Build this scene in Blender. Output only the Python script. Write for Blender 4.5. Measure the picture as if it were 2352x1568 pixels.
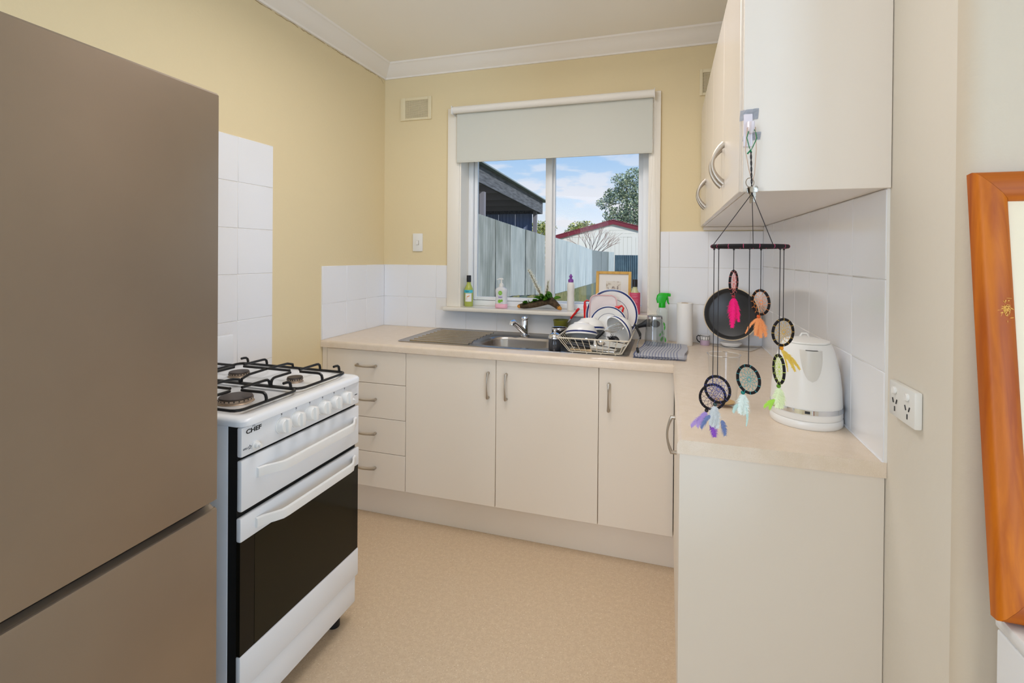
import bpy, bmesh, math, random
from mathutils import Vector, Matrix

# ------------------------------------------------------------------ clear
for o in list(bpy.data.objects):
    bpy.data.objects.remove(o)
SC = bpy.context.scene
COL = SC.collection
R = math.radians

# ------------------------------------------------------------------ camera
cam = bpy.data.cameras.new('camera')
camo = bpy.data.objects.new('camera', cam)
COL.objects.link(camo)
a, b, rl = R(17.2501), R(-0.3351), R(0.469)
fwd = Vector((-math.sin(a)*math.cos(b), math.cos(a)*math.cos(b), math.sin(b)))
rgt = Vector((math.cos(a), math.sin(a), 0))
upv = rgt.cross(fwd)
r2 = rgt*math.cos(rl) + upv*math.sin(rl)
u2 = upv*math.cos(rl) - rgt*math.sin(rl)
m = Matrix.Identity(4)
for i in range(3):
    m[i][0], m[i][1], m[i][2] = r2[i], u2[i], -fwd[i]
m[0][3], m[1][3], m[2][3] = 1.7288, -2.7639, 1.3539
camo.matrix_world = m
cam.sensor_width = 36
cam.lens = 36*1134.5448/2352
cam.shift_x = -5.2/2352
cam.shift_y = -192.3/2352
cam.clip_start = 0.02
cam.clip_end = 300
SC.camera = camo

# ------------------------------------------------------------------ view
SC.view_settings.view_transform = 'Standard'
SC.view_settings.look = 'None'
SC.view_settings.exposure = 0.0
SC.view_settings.gamma = 1.0
SC.view_settings.use_curve_mapping = False
try:
    SC.cycles.max_bounces = 12
    SC.cycles.diffuse_bounces = 6
    SC.cycles.transparent_max_bounces = 16
    SC.cycles.caustics_reflective = False
    SC.cycles.caustics_refractive = False
    SC.cycles.sample_clamp_indirect = 6
    SC.cycles.use_denoising = True
except Exception:
    pass


def lin(c):
    def f(v):
        v /= 255.0
        return v/12.92 if v <= 0.04045 else ((v+0.055)/1.055)**2.4
    return tuple(f(v) for v in c) + (1.0,)


# ------------------------------------------------------------------ sky
world = bpy.data.worlds.new('sky')
SC.world = world
world.use_nodes = True
nt = world.node_tree
nt.nodes.clear()
wo = nt.nodes.new('ShaderNodeOutputWorld')
bg = nt.nodes.new('ShaderNodeBackground')
tc = nt.nodes.new('ShaderNodeTexCoord')
sp = nt.nodes.new('ShaderNodeSeparateXYZ')
ramp = nt.nodes.new('ShaderNodeValToRGB')
el = ramp.color_ramp.elements
el[0].position = 0.0
el[0].color = lin((248, 249, 251))
el[1].position = 1.0
el[1].color = lin((84, 148, 226))
for p_, c_ in ((0.05, (236, 242, 249)), (0.12, (202, 225, 247)), (0.20, (170, 206, 244)), (0.32, (128, 180, 238))):
    e = el.new(p_)
    e.color = lin(c_)
mp = nt.nodes.new('ShaderNodeMapping')
mp.inputs['Scale'].default_value = (4.2, 4.2, 15.0)
nz = nt.nodes.new('ShaderNodeTexNoise')
nz.inputs['Scale'].default_value = 2.6
nz.inputs['Detail'].default_value = 6
nz.inputs['Roughness'].default_value = 0.5
cr = nt.nodes.new('ShaderNodeValToRGB')
cr.color_ramp.elements[0].position = 0.50
cr.color_ramp.elements[0].color = (0, 0, 0, 1)
cr.color_ramp.elements[1].position = 0.60
cr.color_ramp.elements[1].color = (1, 1, 1, 1)
fade = nt.nodes.new('ShaderNodeMapRange')
fade.inputs['From Min'].default_value = 0.26
fade.inputs['From Max'].default_value = 0.10
mul = nt.nodes.new('ShaderNodeMath')
mul.operation = 'MULTIPLY'
mix = nt.nodes.new('ShaderNodeMixRGB')
mix.inputs['Color2'].default_value = lin((240, 240, 246))
L = nt.links.new
L(tc.outputs['Generated'], sp.inputs[0])
L(sp.outputs['Z'], ramp.inputs[0])
L(tc.outputs['Generated'], mp.inputs['Vector'])
L(mp.outputs[0], nz.inputs['Vector'])
L(nz.outputs['Fac'], cr.inputs[0])
L(sp.outputs['Z'], fade.inputs['Value'])
L(cr.outputs[0], mul.inputs[0])
L(fade.outputs[0], mul.inputs[1])
L(mul.outputs[0], mix.inputs['Fac'])
L(ramp.outputs[0], mix.inputs['Color1'])
L(mix.outputs[0], bg.inputs['Color'])
bg.inputs['Strength'].default_value = 1.0
L(bg.outputs[0], wo.inputs[0])


# ------------------------------------------------------------------ lights
def area(name, loc, target, sx, sy, power, col):
    l = bpy.data.lights.new(name, 'AREA')
    l.shape = 'RECTANGLE'
    l.size, l.size_y = sx, sy
    l.energy = power
    l.color = col
    o = bpy.data.objects.new(name, l)
    o.location = loc
    o.rotation_euler = (Vector(target)-Vector(loc)).to_track_quat('-Z', 'Y').to_euler()
    COL.objects.link(o)
    return o


sun = bpy.data.lights.new('sun', 'SUN')
sun.energy = 4.2
sun.angle = R(0.6)
sun.color = (1.0, 0.97, 0.93)
suno = bpy.data.objects.new('sun', sun)
suno.rotation_euler = Vector((-0.62, 0.46, -0.55)).to_track_quat('-Z', 'Y').to_euler()
COL.objects.link(suno)
# fill lamps added out of view
area('fill_light_rear', (2.2, -7.9, 1.25), (1.6, 0, 1.35), 4.2, 2.2, 20, (0.80, 0.92, 1.0))
area('fill_light_side', (5.2, -5.4, 1.4), (0, -2.6, 1.3), 2.4, 1.9, 156, (0.45, 0.685, 1.0))
area('fill_light_left', (0.05, -4.6, 1.5), (2.2, -1.6, 1.3), 1.8, 1.6, 80, (0.62, 0.76, 1.0))
area('fill_light_kitchen', (1.12, -1.20, 2.40), (1.12, -1.20, 0), 0.80, 0.80, 12.6, (1.0, 0.955, 0.955))


# ------------------------------------------------------------------ materials
def mat(name, rgb, rough=0.5, metal=0.0, spec=0.5, noise=None, bump=None, trans=0.0, ior=1.45,
        coat=0.0, emit=None, alpha=1.0, stretch=(1, 1, 1), sheen=0.0, sub=0.0):
    """noise = (scale, rgb2, low, high); bump = (scale, strength)"""
    mt = bpy.data.materials.new(name)
    mt.use_nodes = True
    n = mt.node_tree
    p = n.nodes['Principled BSDF']
    p.inputs['Base Color'].default_value = lin(rgb)
    p.inputs['Roughness'].default_value = rough
    p.inputs['Metallic'].default_value = metal
    p.inputs['Specular IOR Level'].default_value = spec
    p.inputs['IOR'].default_value = ior
    p.inputs['Transmission Weight'].default_value = trans
    p.inputs['Coat Weight'].default_value = coat
    p.inputs['Coat Roughness'].default_value = 0.08
    p.inputs['Alpha'].default_value = alpha
    p.inputs['Sheen Weight'].default_value = sheen
    if emit:
        p.inputs['Emission Color'].default_value = lin(emit[0])
        p.inputs['Emission Strength'].default_value = emit[1]
    if noise or bump:
        t = n.nodes.new('ShaderNodeTexCoord')
        mpn = n.nodes.new('ShaderNodeMapping')
        mpn.inputs['Scale'].default_value = stretch
        n.links.new(t.outputs['Object'], mpn.inputs['Vector'])
    if noise:
        z = n.nodes.new('ShaderNodeTexNoise')
        z.inputs['Scale'].default_value = noise[0]
        z.inputs['Detail'].default_value = 4
        n.links.new(mpn.outputs[0], z.inputs['Vector'])
        r = n.nodes.new('ShaderNodeValToRGB')
        r.color_ramp.elements[0].position = noise[2]
        r.color_ramp.elements[1].position = noise[3]
        r.color_ramp.elements[0].color = lin(rgb)
        r.color_ramp.elements[1].color = lin(noise[1])
        n.links.new(z.outputs['Fac'], r.inputs[0])
        n.links.new(r.outputs[0], p.inputs['Base Color'])
    if bump:
        z = n.nodes.new('ShaderNodeTexNoise')
        z.inputs['Scale'].default_value = bump[0]
        z.inputs['Detail'].default_value = 3
        n.links.new(mpn.outputs[0], z.inputs['Vector'])
        bn = n.nodes.new('ShaderNodeBump')
        bn.inputs['Strength'].default_value = bump[1]
        bn.inputs['Distance'].default_value = 0.004
        n.links.new(z.outputs['Fac'], bn.inputs['Height'])
        n.links.new(bn.outputs[0], p.inputs['Normal'])
    return mt


def pane_mat(name, tint=(1, 1, 1, 1), facing=0.004, grazing=0.5):
    mt = bpy.data.materials.new(name)
    mt.use_nodes = True
    n = mt.node_tree
    n.nodes.clear()
    o = n.nodes.new('ShaderNodeOutputMaterial')
    t = n.nodes.new('ShaderNodeBsdfTransparent')
    t.inputs['Color'].default_value = tint
    g = n.nodes.new('ShaderNodeBsdfGlossy')
    g.inputs['Roughness'].default_value = 0.01
    f = n.nodes.new('ShaderNodeLayerWeight')
    f.inputs['Blend'].default_value = 0.5
    pw = n.nodes.new('ShaderNodeMath')
    pw.operation = 'POWER'
    pw.inputs[1].default_value = 4.0
    ml = n.nodes.new('ShaderNodeMath')
    ml.operation = 'MULTIPLY_ADD'
    ml.inputs[1].default_value = grazing
    ml.inputs[2].default_value = facing
    n.links.new(f.outputs['Facing'], pw.inputs[0])
    n.links.new(pw.outputs[0], ml.inputs[0])
    x = n.nodes.new('ShaderNodeMixShader')
    n.links.new(ml.outputs[0], x.inputs[0])
    n.links.new(t.outputs[0], x.inputs[1])
    n.links.new(g.outputs[0], x.inputs[2])
    n.links.new(x.outputs[0], o.inputs[0])
    return mt


def fleck_mat(name, base, specks, rough, bumpy=0.0, blotch=None, spec=0.5):
    """laminate or vinyl: base colour with flecks; specks = [(scale, rgb, threshold)]"""
    mt = bpy.data.materials.new(name)
    mt.use_nodes = True
    n = mt.node_tree
    p = n.nodes['Principled BSDF']
    p.inputs['Roughness'].default_value = rough
    p.inputs['Specular IOR Level'].default_value = spec
    t = n.nodes.new('ShaderNodeTexCoord')
    prev = None
    if blotch:
        z = n.nodes.new('ShaderNodeTexNoise')
        z.inputs['Scale'].default_value = blotch[0]
        z.inputs['Detail'].default_value = 5
        n.links.new(t.outputs['Object'], z.inputs['Vector'])
        r = n.nodes.new('ShaderNodeValToRGB')
        r.color_ramp.elements[0].position = 0.35
        r.color_ramp.elements[1].position = 0.65
        r.color_ramp.elements[0].color = lin(base)
        r.color_ramp.elements[1].color = lin(blotch[1])
        n.links.new(z.outputs['Fac'], r.inputs[0])
        prev = r.outputs[0]
    for k, (sc, c, th) in enumerate(specks):
        z = n.nodes.new('ShaderNodeTexNoise')
        z.inputs['Scale'].default_value = sc
        z.inputs['Detail'].default_value = 1
        mpn = n.nodes.new('ShaderNodeMapping')
        mpn.inputs['Location'].default_value = (k*7.3, k*3.1, k*1.7)
        n.links.new(t.outputs['Object'], mpn.inputs['Vector'])
        n.links.new(mpn.outputs[0], z.inputs['Vector'])
        r = n.nodes.new('ShaderNodeValToRGB')
        r.color_ramp.elements[0].position = th
        r.color_ramp.elements[1].position = th+0.04
        n.links.new(z.outputs['Fac'], r.inputs[0])
        x = n.nodes.new('ShaderNodeMixRGB')
        if prev is None:
            x.inputs['Color1'].default_value = lin(base)
        else:
            n.links.new(prev, x.inputs['Color1'])
        x.inputs['Color2'].default_value = lin(c)
        n.links.new(r.outputs[0], x.inputs['Fac'])
        prev = x.outputs[0]
    n.links.new(prev, p.inputs['Base Color'])
    return mt


def wood_mat(name, c1, c2, rough=0.4, scale=(60, 60, 3)):
    mt = mat(name, c1, rough)
    n = mt.node_tree
    p = n.nodes['Principled BSDF']
    t = n.nodes.new('ShaderNodeTexCoord')
    mpn = n.nodes.new('ShaderNodeMapping')
    mpn.inputs['Scale'].default_value = scale
    z = n.nodes.new('ShaderNodeTexNoise')
    z.inputs['Scale'].default_value = 1.0
    z.inputs['Detail'].default_value = 5
    z.inputs['Distortion'].default_value = 0.6
    r = n.nodes.new('ShaderNodeValToRGB')
    r.color_ramp.elements[0].position = 0.32
    r.color_ramp.elements[1].position = 0.68
    r.color_ramp.elements[0].color = lin(c2)
    r.color_ramp.elements[1].color = lin(c1)
    n.links.new(t.outputs['Object'], mpn.inputs['Vector'])
    n.links.new(mpn.outputs[0], z.inputs['Vector'])
    n.links.new(z.outputs['Fac'], r.inputs[0])
    n.links.new(r.outputs[0], p.inputs['Base Color'])
    return mt


M = {}
M['wall'] = mat('wall_paint_cream', (230, 212, 171), 0.75, bump=(90, 0.12))
M['wall_r'] = mat('wall_paint_greyed', (228, 219, 204), 0.75, bump=(60, 0.2))  # the cream paint greyed, standing for the different light on this wall
M['nib'] = mat('wall_paint_shaded', (212, 198, 177), 0.75, bump=(60, 0.2))  # right wall's paint darkened, shade put into the nib's colour
M['white'] = mat('white_wall_paint', (232, 232, 232), 0.8)
M['ceil'] = mat('ceiling_paint', (250, 246, 238), 0.85)
M['cornice'] = mat('cornice_paint', (244, 238, 230), 0.7)
M['trim'] = mat('gloss_trim_paint', (241, 234, 221), 0.32)
M['frame'] = mat('window_aluminium', (246, 247, 248), 0.3)
M['tile'] = mat('tile_glaze', (238, 238, 240), 0.15, spec=0.5)
M['grout'] = mat('grout', (236, 232, 226), 0.9)
M['cab'] = mat('cabinet_laminate', (239, 227, 211), 0.42, spec=0.35)
M['cabend'] = mat('cabinet_laminate_shaded', (226, 215, 200), 0.42, spec=0.35)  # cabinet laminate with shade mixed into its colour, for the peninsula end
M['cabgloss'] = mat('wall_cabinet_laminate', (236, 226, 214), 0.22, spec=0.5)
M['cabin'] = mat('cabinet_inside', (214, 204, 190), 0.6)
M['bench'] = fleck_mat('worktop_laminate', (231, 214, 194), [(420, (222, 203, 181), 0.60), (520, (233, 217, 198), 0.63)], 0.30,
                       blotch=(30, (225, 207, 184)))
M['floor'] = fleck_mat('vinyl_floor', (221, 198, 168), [(150, (211, 186, 155), 0.56), (230, (244, 233, 214), 0.68), (230, (176, 148, 120), 0.71)], 0.45,
                       blotch=(60, (212, 188, 158)))
M['nickel'] = mat('brushed_nickel', (186, 176, 162), 0.42, 0.9)
M['chrome'] = mat('chrome', (225, 226, 228), 0.08, 1.0)
M['steel'] = mat('sink_steel', (172, 166, 160), 0.24, 1.0)
M['fridge'] = mat('fridge_steel', (160, 145, 128), 0.36, 0.75, noise=(3, (152, 137, 121), 0.3, 0.7), bump=(600, 0.02))
M['fridgeside'] = mat('fridge_side', (120, 118, 116), 0.5)
M['enamel'] = mat('white_enamel', (236, 237, 239), 0.16)
M['whiteplastic'] = mat('white_plastic', (238, 236, 232), 0.3)
M['switchplastic'] = mat('switch_plastic', (236, 234, 228), 0.3)
M['black'] = mat('black_iron', (22, 21, 21), 0.38)
M['blackgap'] = mat('black_gasket', (8, 8, 8), 0.7)
M['ovenglass'] = mat('oven_glass', (22, 19, 12), 0.08, spec=0.25)
M['ovenwin'] = mat('oven_window', (30, 27, 14), 0.09, spec=0.25)
M['burnercap'] = mat('burner_cap', (78, 68, 62), 0.5, 0.3)
M['burnerbase'] = mat('burner_base', (170, 150, 130), 0.45, 0.6)
M['print'] = mat('dark_print', (40, 40, 42), 0.5)
M['blackplastic'] = mat('black_plastic', (24, 24, 26), 0.35)
M['wire'] = mat('cream_wire', (226, 216, 196), 0.35)
M['china'] = mat('white_china', (240, 238, 234), 0.12)
M['navy'] = mat('navy_band', (38, 52, 108), 0.15)
M['red'] = mat('red_plastic', (222, 20, 22), 0.3)
M['frost'] = mat('frosted_plastic', (238, 224, 224), 0.35, alpha=0.72)
M['glass'] = mat('clear_glass', (255, 255, 255), 0.0, trans=1.0, ior=1.35, spec=0.5)
M['thin'] = pane_mat('thin_clear_glass', (0.985, 0.988, 0.988, 1), 0.02, 0.6)
M['thick'] = pane_mat('thick_clear_glass', (0.90, 0.915, 0.925, 1), 0.06, 0.9)
M['pane'] = pane_mat('window_glass', (0.97, 0.98, 0.99, 1))
M['smoke'] = mat('smoky_glass', (52, 54, 60), 0.08, spec=0.7)
M['silver'] = mat('silver_lid', (216, 216, 220), 0.12, 1.0)
M['green'] = mat('olive_plastic', (138, 136, 54), 0.35)
M['blind'] = mat('blind_cloth', (208, 208, 198), 0.85, bump=(900, 0.08))
M['blindtube'] = mat('blind_roll_cloth', (236, 231, 222), 0.8)
M['pine'] = wood_mat('orange_pine', (206, 112, 2), (166, 76, 0), 0.5, (50, 50, 2.5))
M['pine_h'] = wood_mat('orange_pine_rail', (196, 104, 2), (160, 74, 0), 0.5, (2.5, 50, 50))
M['mat'] = mat('cream_backing', (240, 226, 196), 0.5)
M['vent'] = mat('vent_paint', (232, 218, 182), 0.6)
M['vent_dark'] = mat('vent_backing', (150, 122, 84), 0.9)  # brown sheet behind the grille
M['crack'] = mat('plaster_crack', (132, 104, 58), 0.95)
M['towelw'] = mat('towel_white', (244, 244, 248), 0.95, bump=(900, 0.3))
M['towelb'] = mat('towel_blue', (146, 156, 194), 0.95, bump=(900, 0.3))
M['paper'] = mat('paper_white', (240, 237, 232), 0.9, bump=(300, 0.12))
M['pan'] = mat('pan_nonstick', (44, 44, 44), 0.33)
M['pancream'] = mat('pan_cream_enamel', (224, 204, 172), 0.25)
M['lilac'] = mat('cup_lilac', (198, 174, 196), 0.2)
M['kettle'] = mat('kettle_plastic', (240, 238, 233), 0.28)
M['kettlegrey'] = mat('kettle_spout_shaded', (222, 219, 212), 0.3)  # kettle plastic greyed to paint the shading below the spout lip
M['string'] = mat('dark_cord', (52, 48, 50), 0.9)
M['blackcord'] = mat('black_wrapped_cord', (20, 14, 16), 0.85)
M['key'] = mat('key_metal', (168, 156, 140), 0.3, 1.0)
M['tape'] = mat('silver_tape', (204, 205, 210), 0.5)
M['hook'] = mat('hook_plastic', (228, 220, 226), 0.25)
M['greenloop'] = mat('green_string', (10, 122, 72), 0.6)
M['rubber'] = mat('rubber_band', (206, 178, 156), 0.6)
M['residue'] = mat('beige_residue', (216, 178, 120), 0.5)


# ------------------------------------------------------------------ mesh builder
def frame(c, n, up=(0, 0, 1)):
    """matrix that sends local +z to n and keeps local +y near up, origin at c"""
    z = Vector(n).normalized()
    u = Vector(up)
    if abs(z.dot(u.normalized())) > 0.99:
        u = Vector((0, 1, 0))
    x = u.cross(z).normalized()
    y = z.cross(x)
    mm = Matrix.Identity(4)
    for i in range(3):
        mm[i][0], mm[i][1], mm[i][2], mm[i][3] = x[i], y[i], z[i], c[i]
    return mm


def T(x, y, z):
    return Matrix.Translation((x, y, z))


def rr(x0, x1, y0, y1, r, z, n=5):
    """rounded rectangle loop, counter-clockwise"""
    out = []
    for cx, cy, a0 in ((x1-r, y1-r, 0), (x0+r, y1-r, 90), (x0+r, y0+r, 180), (x1-r, y0+r, 270)):
        for k in range(n+1):
            t = R(a0+90*k/n)
            out.append((cx+r*math.cos(t), cy+r*math.sin(t), z))
    return out


class MB:
    def __init__(s):
        s.bm = bmesh.new()

    def add(s, verts, faces, Mx=None, mi=0):
        vs = [s.bm.verts.new(Mx @ Vector(v) if Mx is not None else v) for v in verts]
        out = []
        for k, f in enumerate(faces):
            try:
                fc = s.bm.faces.new([vs[i] for i in f])
                fc.material_index = mi[k] if isinstance(mi, list) else mi
                out.append(fc)
            except ValueError:
                pass
        return vs, out

    def box(s, p, q, bev=0.0, seg=2, Mx=None, mi=0):
        x0, y0, z0 = (min(p[i], q[i]) for i in range(3))
        x1, y1, z1 = (max(p[i], q[i]) for i in range(3))
        v = [(x0, y0, z0), (x1, y0, z0), (x1, y1, z0), (x0, y1, z0), (x0, y0, z1), (x1, y0, z1), (x1, y1, z1), (x0, y1, z1)]
        f = [(0, 3, 2, 1), (4, 5, 6, 7), (0, 1, 5, 4), (1, 2, 6, 5), (2, 3, 7, 6), (3, 0, 4, 7)]
        vs, fs = s.add(v, f, Mx, mi)
        if bev > 0:
            es = list({e for fc in fs for e in fc.edges})
            res = bmesh.ops.bevel(s.bm, geom=es, offset=min(bev, 0.49*min(x1-x0, y1-y0, z1-z0)), segments=seg, profile=0.5, affect='EDGES')
            for fc in res['faces']:
                fc.material_index = mi if not isinstance(mi, list) else 0
        return s

    def tube(s, pts, r, n=8, closed=False, mi=0, Mx=None, flat=1.0, ref=None):
        P = [Vector(p) for p in pts]
        k = len(P)
        rs = r if isinstance(r, (list, tuple)) else [r]*k
        rings = []
        nrm = None
        for i in range(k):
            if closed:
                t = (P[(i+1) % k]-P[i-1])
            else:
                t = P[min(i+1, k-1)]-P[max(i-1, 0)]
            t.normalize()
            if nrm is None:
                q = Vector(ref) if ref else (Vector((0, 0, 1)) if abs(t.z) < 0.9 else Vector((1, 0, 0)))
                nrm = (q-t*q.dot(t)).normalized()
            else:
                nrm = (nrm-t*nrm.dot(t)).normalized()
            bn = t.cross(nrm)
            rings.append([P[i]+(nrm*math.cos(2*math.pi*j/n)+bn*math.sin(2*math.pi*j/n)*flat)*rs[i] for j in range(n)])
        v = [tuple(q) for g in rings for q in g]
        f = []
        for i in range(k if closed else k-1):
            i2 = (i+1) % k
            for j in range(n):
                j2 = (j+1) % n
                f.append((i*n+j, i*n+j2, i2*n+j2, i2*n+j))
        if not closed:
            f.append(tuple(range(n-1, -1, -1)))
            f.append(tuple((k-1)*n+j for j in range(n)))
        s.add(v, f, Mx, mi)
        return s

    def lathe(s, prof, n=32, Mx=None, mi=0, sx=1.0, sy=1.0):
        """prof = [(r, z)]; mi may be a list per profile segment"""
        v, idx = [], []
        for (r_, z_) in prof:
            if r_ < 1e-6:
                idx.append([len(v)])
                v.append((0, 0, z_))
            else:
                idx.append(list(range(len(v), len(v)+n)))
                for j in range(n):
                    t = 2*math.pi*j/n
                    v.append((r_*math.cos(t)*sx, r_*math.sin(t)*sy, z_))
        f, ms = [], []
        for i in range(len(prof)-1):
            A, B = idx[i], idx[i+1]
            mm = mi[i] if isinstance(mi, list) else mi
            for j in range(n):
                j2 = (j+1) % n
                if len(A) == 1 and len(B) == 1:
                    continue
                if len(A) == 1:
                    f.append((A[0], B[j2], B[j]))
                elif len(B) == 1:
                    f.append((A[j], A[j2], B[0]))
                else:
                    f.append((A[j], A[j2], B[j2], B[j]))
                ms.append(mm)
        s.add(v, f, Mx, ms)
        return s

    def loops(s, lps, cap0=True, cap1=True, Mx=None, mi=0):
        n = len(lps[0])
        v = [p for l in lps for p in l]
        f, ms = [], []
        for i in range(len(lps)-1):
            for j in range(n):
                j2 = (j+1) % n
                f.append((i*n+j, i*n+j2, (i+1)*n+j2, (i+1)*n+j))
                ms.append(mi[i] if isinstance(mi, list) else mi)
        if cap0:
            f.append(tuple(range(n-1, -1, -1)))
            ms.append(mi[0] if isinstance(mi, list) else mi)
        if cap1:
            f.append(tuple((len(lps)-1)*n+j for j in range(n)))
            ms.append(mi[-1] if isinstance(mi, list) else mi)
        s.add(v, f, Mx, ms)
        return s

    def prism(s, outline, z0, z1, Mx=None, mi=0, bev=0.0):
        n = len(outline)
        v = [(x, y, z0) for x, y in outline]+[(x, y, z1) for x, y in outline]
        f = [tuple(range(n-1, -1, -1)), tuple(range(n, 2*n))]
        for j in range(n):
            j2 = (j+1) % n
            f.append((j, j2, n+j2, n+j))
        vs, fs = s.add(v, f, Mx, mi)
        if bev > 0:
            es = list({e for fc in fs[:2] for e in fc.edges})
            bmesh.ops.bevel(s.bm, geom=es, offset=bev, segments=2, profile=0.5, affect='EDGES')
        return s

    def grid(s, fn, nu, nv, Mx=None, mi=0, thick=0.0):
        """sheet fn(u,v)->point, u,v in 0..1"""
        v = [fn(i/nu, j/nv) for j in range(nv+1) for i in range(nu+1)]
        f = [(j*(nu+1)+i, j*(nu+1)+i+1, (j+1)*(nu+1)+i+1, (j+1)*(nu+1)+i) for j in range(nv) for i in range(nu)]
        if callable(mi):
            ms = [mi((i+.5)/nu, (j+.5)/nv) for j in range(nv) for i in range(nu)]
        else:
            ms = mi
        vs, fs = s.add(v, f, Mx, ms)
        if thick:
            bmesh.ops.solidify(s.bm, geom=fs, thickness=thick)
        return s

    def ball(s, c, r, n=12, sc=(1, 1, 1), mi=0):
        prof = [(math.sin(math.pi*k/8)*r, -math.cos(math.pi*k/8)*r) for k in range(9)]
        prof[0] = (0, -r)
        prof[-1] = (0, r)
        s.lathe(prof, n, T(*c) @ Matrix.Diagonal((sc[0], sc[1], sc[2], 1)), mi)
        return s


def mesh_from(name, mb, mats, smooth=40):
    me = bpy.data.meshes.new(name)
    bmesh.ops.recalc_face_normals(mb.bm, faces=mb.bm.faces)
    mb.bm.to_mesh(me)
    mb.bm.free()
    for x in (mats if isinstance(mats, (list, tuple)) else [mats]):
        me.materials.append(M[x] if isinstance(x, str) else x)
    if smooth:
        me.shade_smooth()
        me.set_sharp_from_angle(angle=R(smooth))
    return me


def part(name, mb, mats, parent=None, label=None, kind=None, smooth=40, inv=None):
    """mesh child of parent. Vertices are in the parent's coordinates, or in world ones when inv (the thing) is given."""
    me = mesh_from(name, mb, mats, smooth)
    if inv is not None:
        me.transform(inv.matrix_basis.inverted())
    o = bpy.data.objects.new(name, me)
    COL.objects.link(o)
    if parent is not None:
        o.parent = parent
    if label:
        o['label'] = label
    if kind:
        o['kind'] = kind
    return o


def thing(name, label, cat, loc=(0, 0, 0), rz=0.0, group=None):
    o = bpy.data.objects.new(name, None)
    o.empty_display_size = 0.05
    COL.objects.link(o)
    o.matrix_basis = T(*loc) @ Matrix.Rotation(rz, 4, 'Z')
    o['label'] = label
    o['category'] = cat
    if group:
        o['group'] = group
    return o


def struct(name, mb, mats, smooth=40):
    o = part(name, mb, mats, smooth=smooth)
    o['kind'] = 'structure'
    return o


def instance(src, parent, loc=None, name=None, mx=None):
    o = src.copy()
    COL.objects.link(o)
    o.parent = parent
    if mx is not None:
        o.matrix_basis = mx
    elif loc is not None:
        o.location = loc
    if name:
        o.name = name
    return o


def text_mesh(name, s, size, mats, parent, Mx, ext=0.0003, align='CENTER', shear=0.0, bold=0.0):
    cu = bpy.data.curves.new(name, 'FONT')
    cu.body = s
    cu.size = size
    cu.extrude = ext
    cu.align_x = align
    cu.align_y = 'CENTER'
    cu.shear = shear
    cu.offset = bold
    cu.resolution_u = 3
    to = bpy.data.objects.new('txt', cu)
    COL.objects.link(to)
    dg = bpy.context.evaluated_depsgraph_get()
    me = bpy.data.meshes.new_from_object(to.evaluated_get(dg))
    bpy.data.objects.remove(to)
    me.transform(Mx)
    me.materials.clear()
    me.materials.append(M[mats])
    me.name = name
    o = bpy.data.objects.new(name, me)
    COL.objects.link(o)
    o.parent = parent
    return o


def arc(c, r, a0, a1, n, plane='xy'):
    out = []
    for k in range(n+1):
        t = R(a0+(a1-a0)*k/n)
        x, y = r*math.cos(t), r*math.sin(t)
        out.append((c[0]+x, c[1]+y))
    return out
# ================================================================== SETTING
W = 2.197
CZ = 2.53
mb = MB(); mb.box((-0.12, -8.1, -0.1), (0, 0.24, 2.65)); wall_left = struct('wall_left', mb, 'wall')
WX0, WX1, WZ0, WZ1 = 0.53, 1.63, 1.015, 2.16
mb = MB()
mb.box((0, 0, -0.1), (WX0, 0.24, 2.65)); mb.box((WX1, 0, -0.1), (2.36, 0.24, 2.65))
mb.box((WX0, 0, -0.1), (WX1, 0.24, WZ0)); mb.box((WX0, 0, WZ1), (WX1, 0.24, 2.65))
wall_back = struct('wall_back', mb, 'wall')
mb = MB()
ol = [(W, 0), (W, -1.7349), (2.36, -1.7349), (2.36, 0)]
mb.prism(ol, -0.1, 2.65)
wall_right = struct('wall_right', mb, 'wall_r')
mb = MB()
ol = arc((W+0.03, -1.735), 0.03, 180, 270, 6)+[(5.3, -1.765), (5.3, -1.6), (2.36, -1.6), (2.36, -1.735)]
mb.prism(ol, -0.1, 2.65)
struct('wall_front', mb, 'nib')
mb = MB(); mb.box((-0.12, -8.2, -0.1), (5.4, -8.1, 2.65)); struct('wall_rear', mb, 'white')
mb = MB(); mb.box((5.3, -8.1, -0.1), (5.4, -1.6, 2.65)); struct('wall_far_right', mb, 'white')
mb = MB(); mb.box((-0.12, -8.2, CZ), (5.4, 0.24, CZ+0.12)); struct('ceiling', mb, 'ceil')
mb = MB(); mb.box((-0.12, -8.2, -0.1), (5.4, 0.24, 0)); floor = struct('floor', mb, 'floor')
mb = MB(); mb.box((0.70, -1.7375, 0.0), (2.19, -1.7345, 0.0007)); part('seam', mb, 'crack', floor, label='brown seam between two vinyl sheets')

# cornices: coved plaster, one run per wall
def cornice(name, p0, p1, nrm):
    prof = [(0, 2.4575), (0.010, 2.4575), (0.014, 2.466), (0.030, 2.476), (0.055, 2.497), (0.076, 2.517), (0.088, 2.522), (0.094, 2.5299), (0, 2.5299)]
    d = Vector(p1)-Vector(p0)
    lps = []
    for base, mit in ((Vector(p0), 0), (Vector(p1), 1)):
        lp = []
        for (o, z) in prof:
            q = base+Vector(nrm)*o
            if mit:
                q = q-d.normalized()*o
            lp.append((q.x, q.y, z))
        lps.append(lp)
    mb = MB(); mb.loops(lps)
    return struct(name, mb, 'cornice', 30)
cornice('trim_1', (0, -8.1, 0), (0, 0, 0), (1, 0, 0))
cornice('trim_2', (W, 0, 0), (0, 0, 0), (0, -1, 0))
cornice('trim_3', (W, -1.73, 0), (W, 0, 0), (-1, 0, 0))
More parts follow.
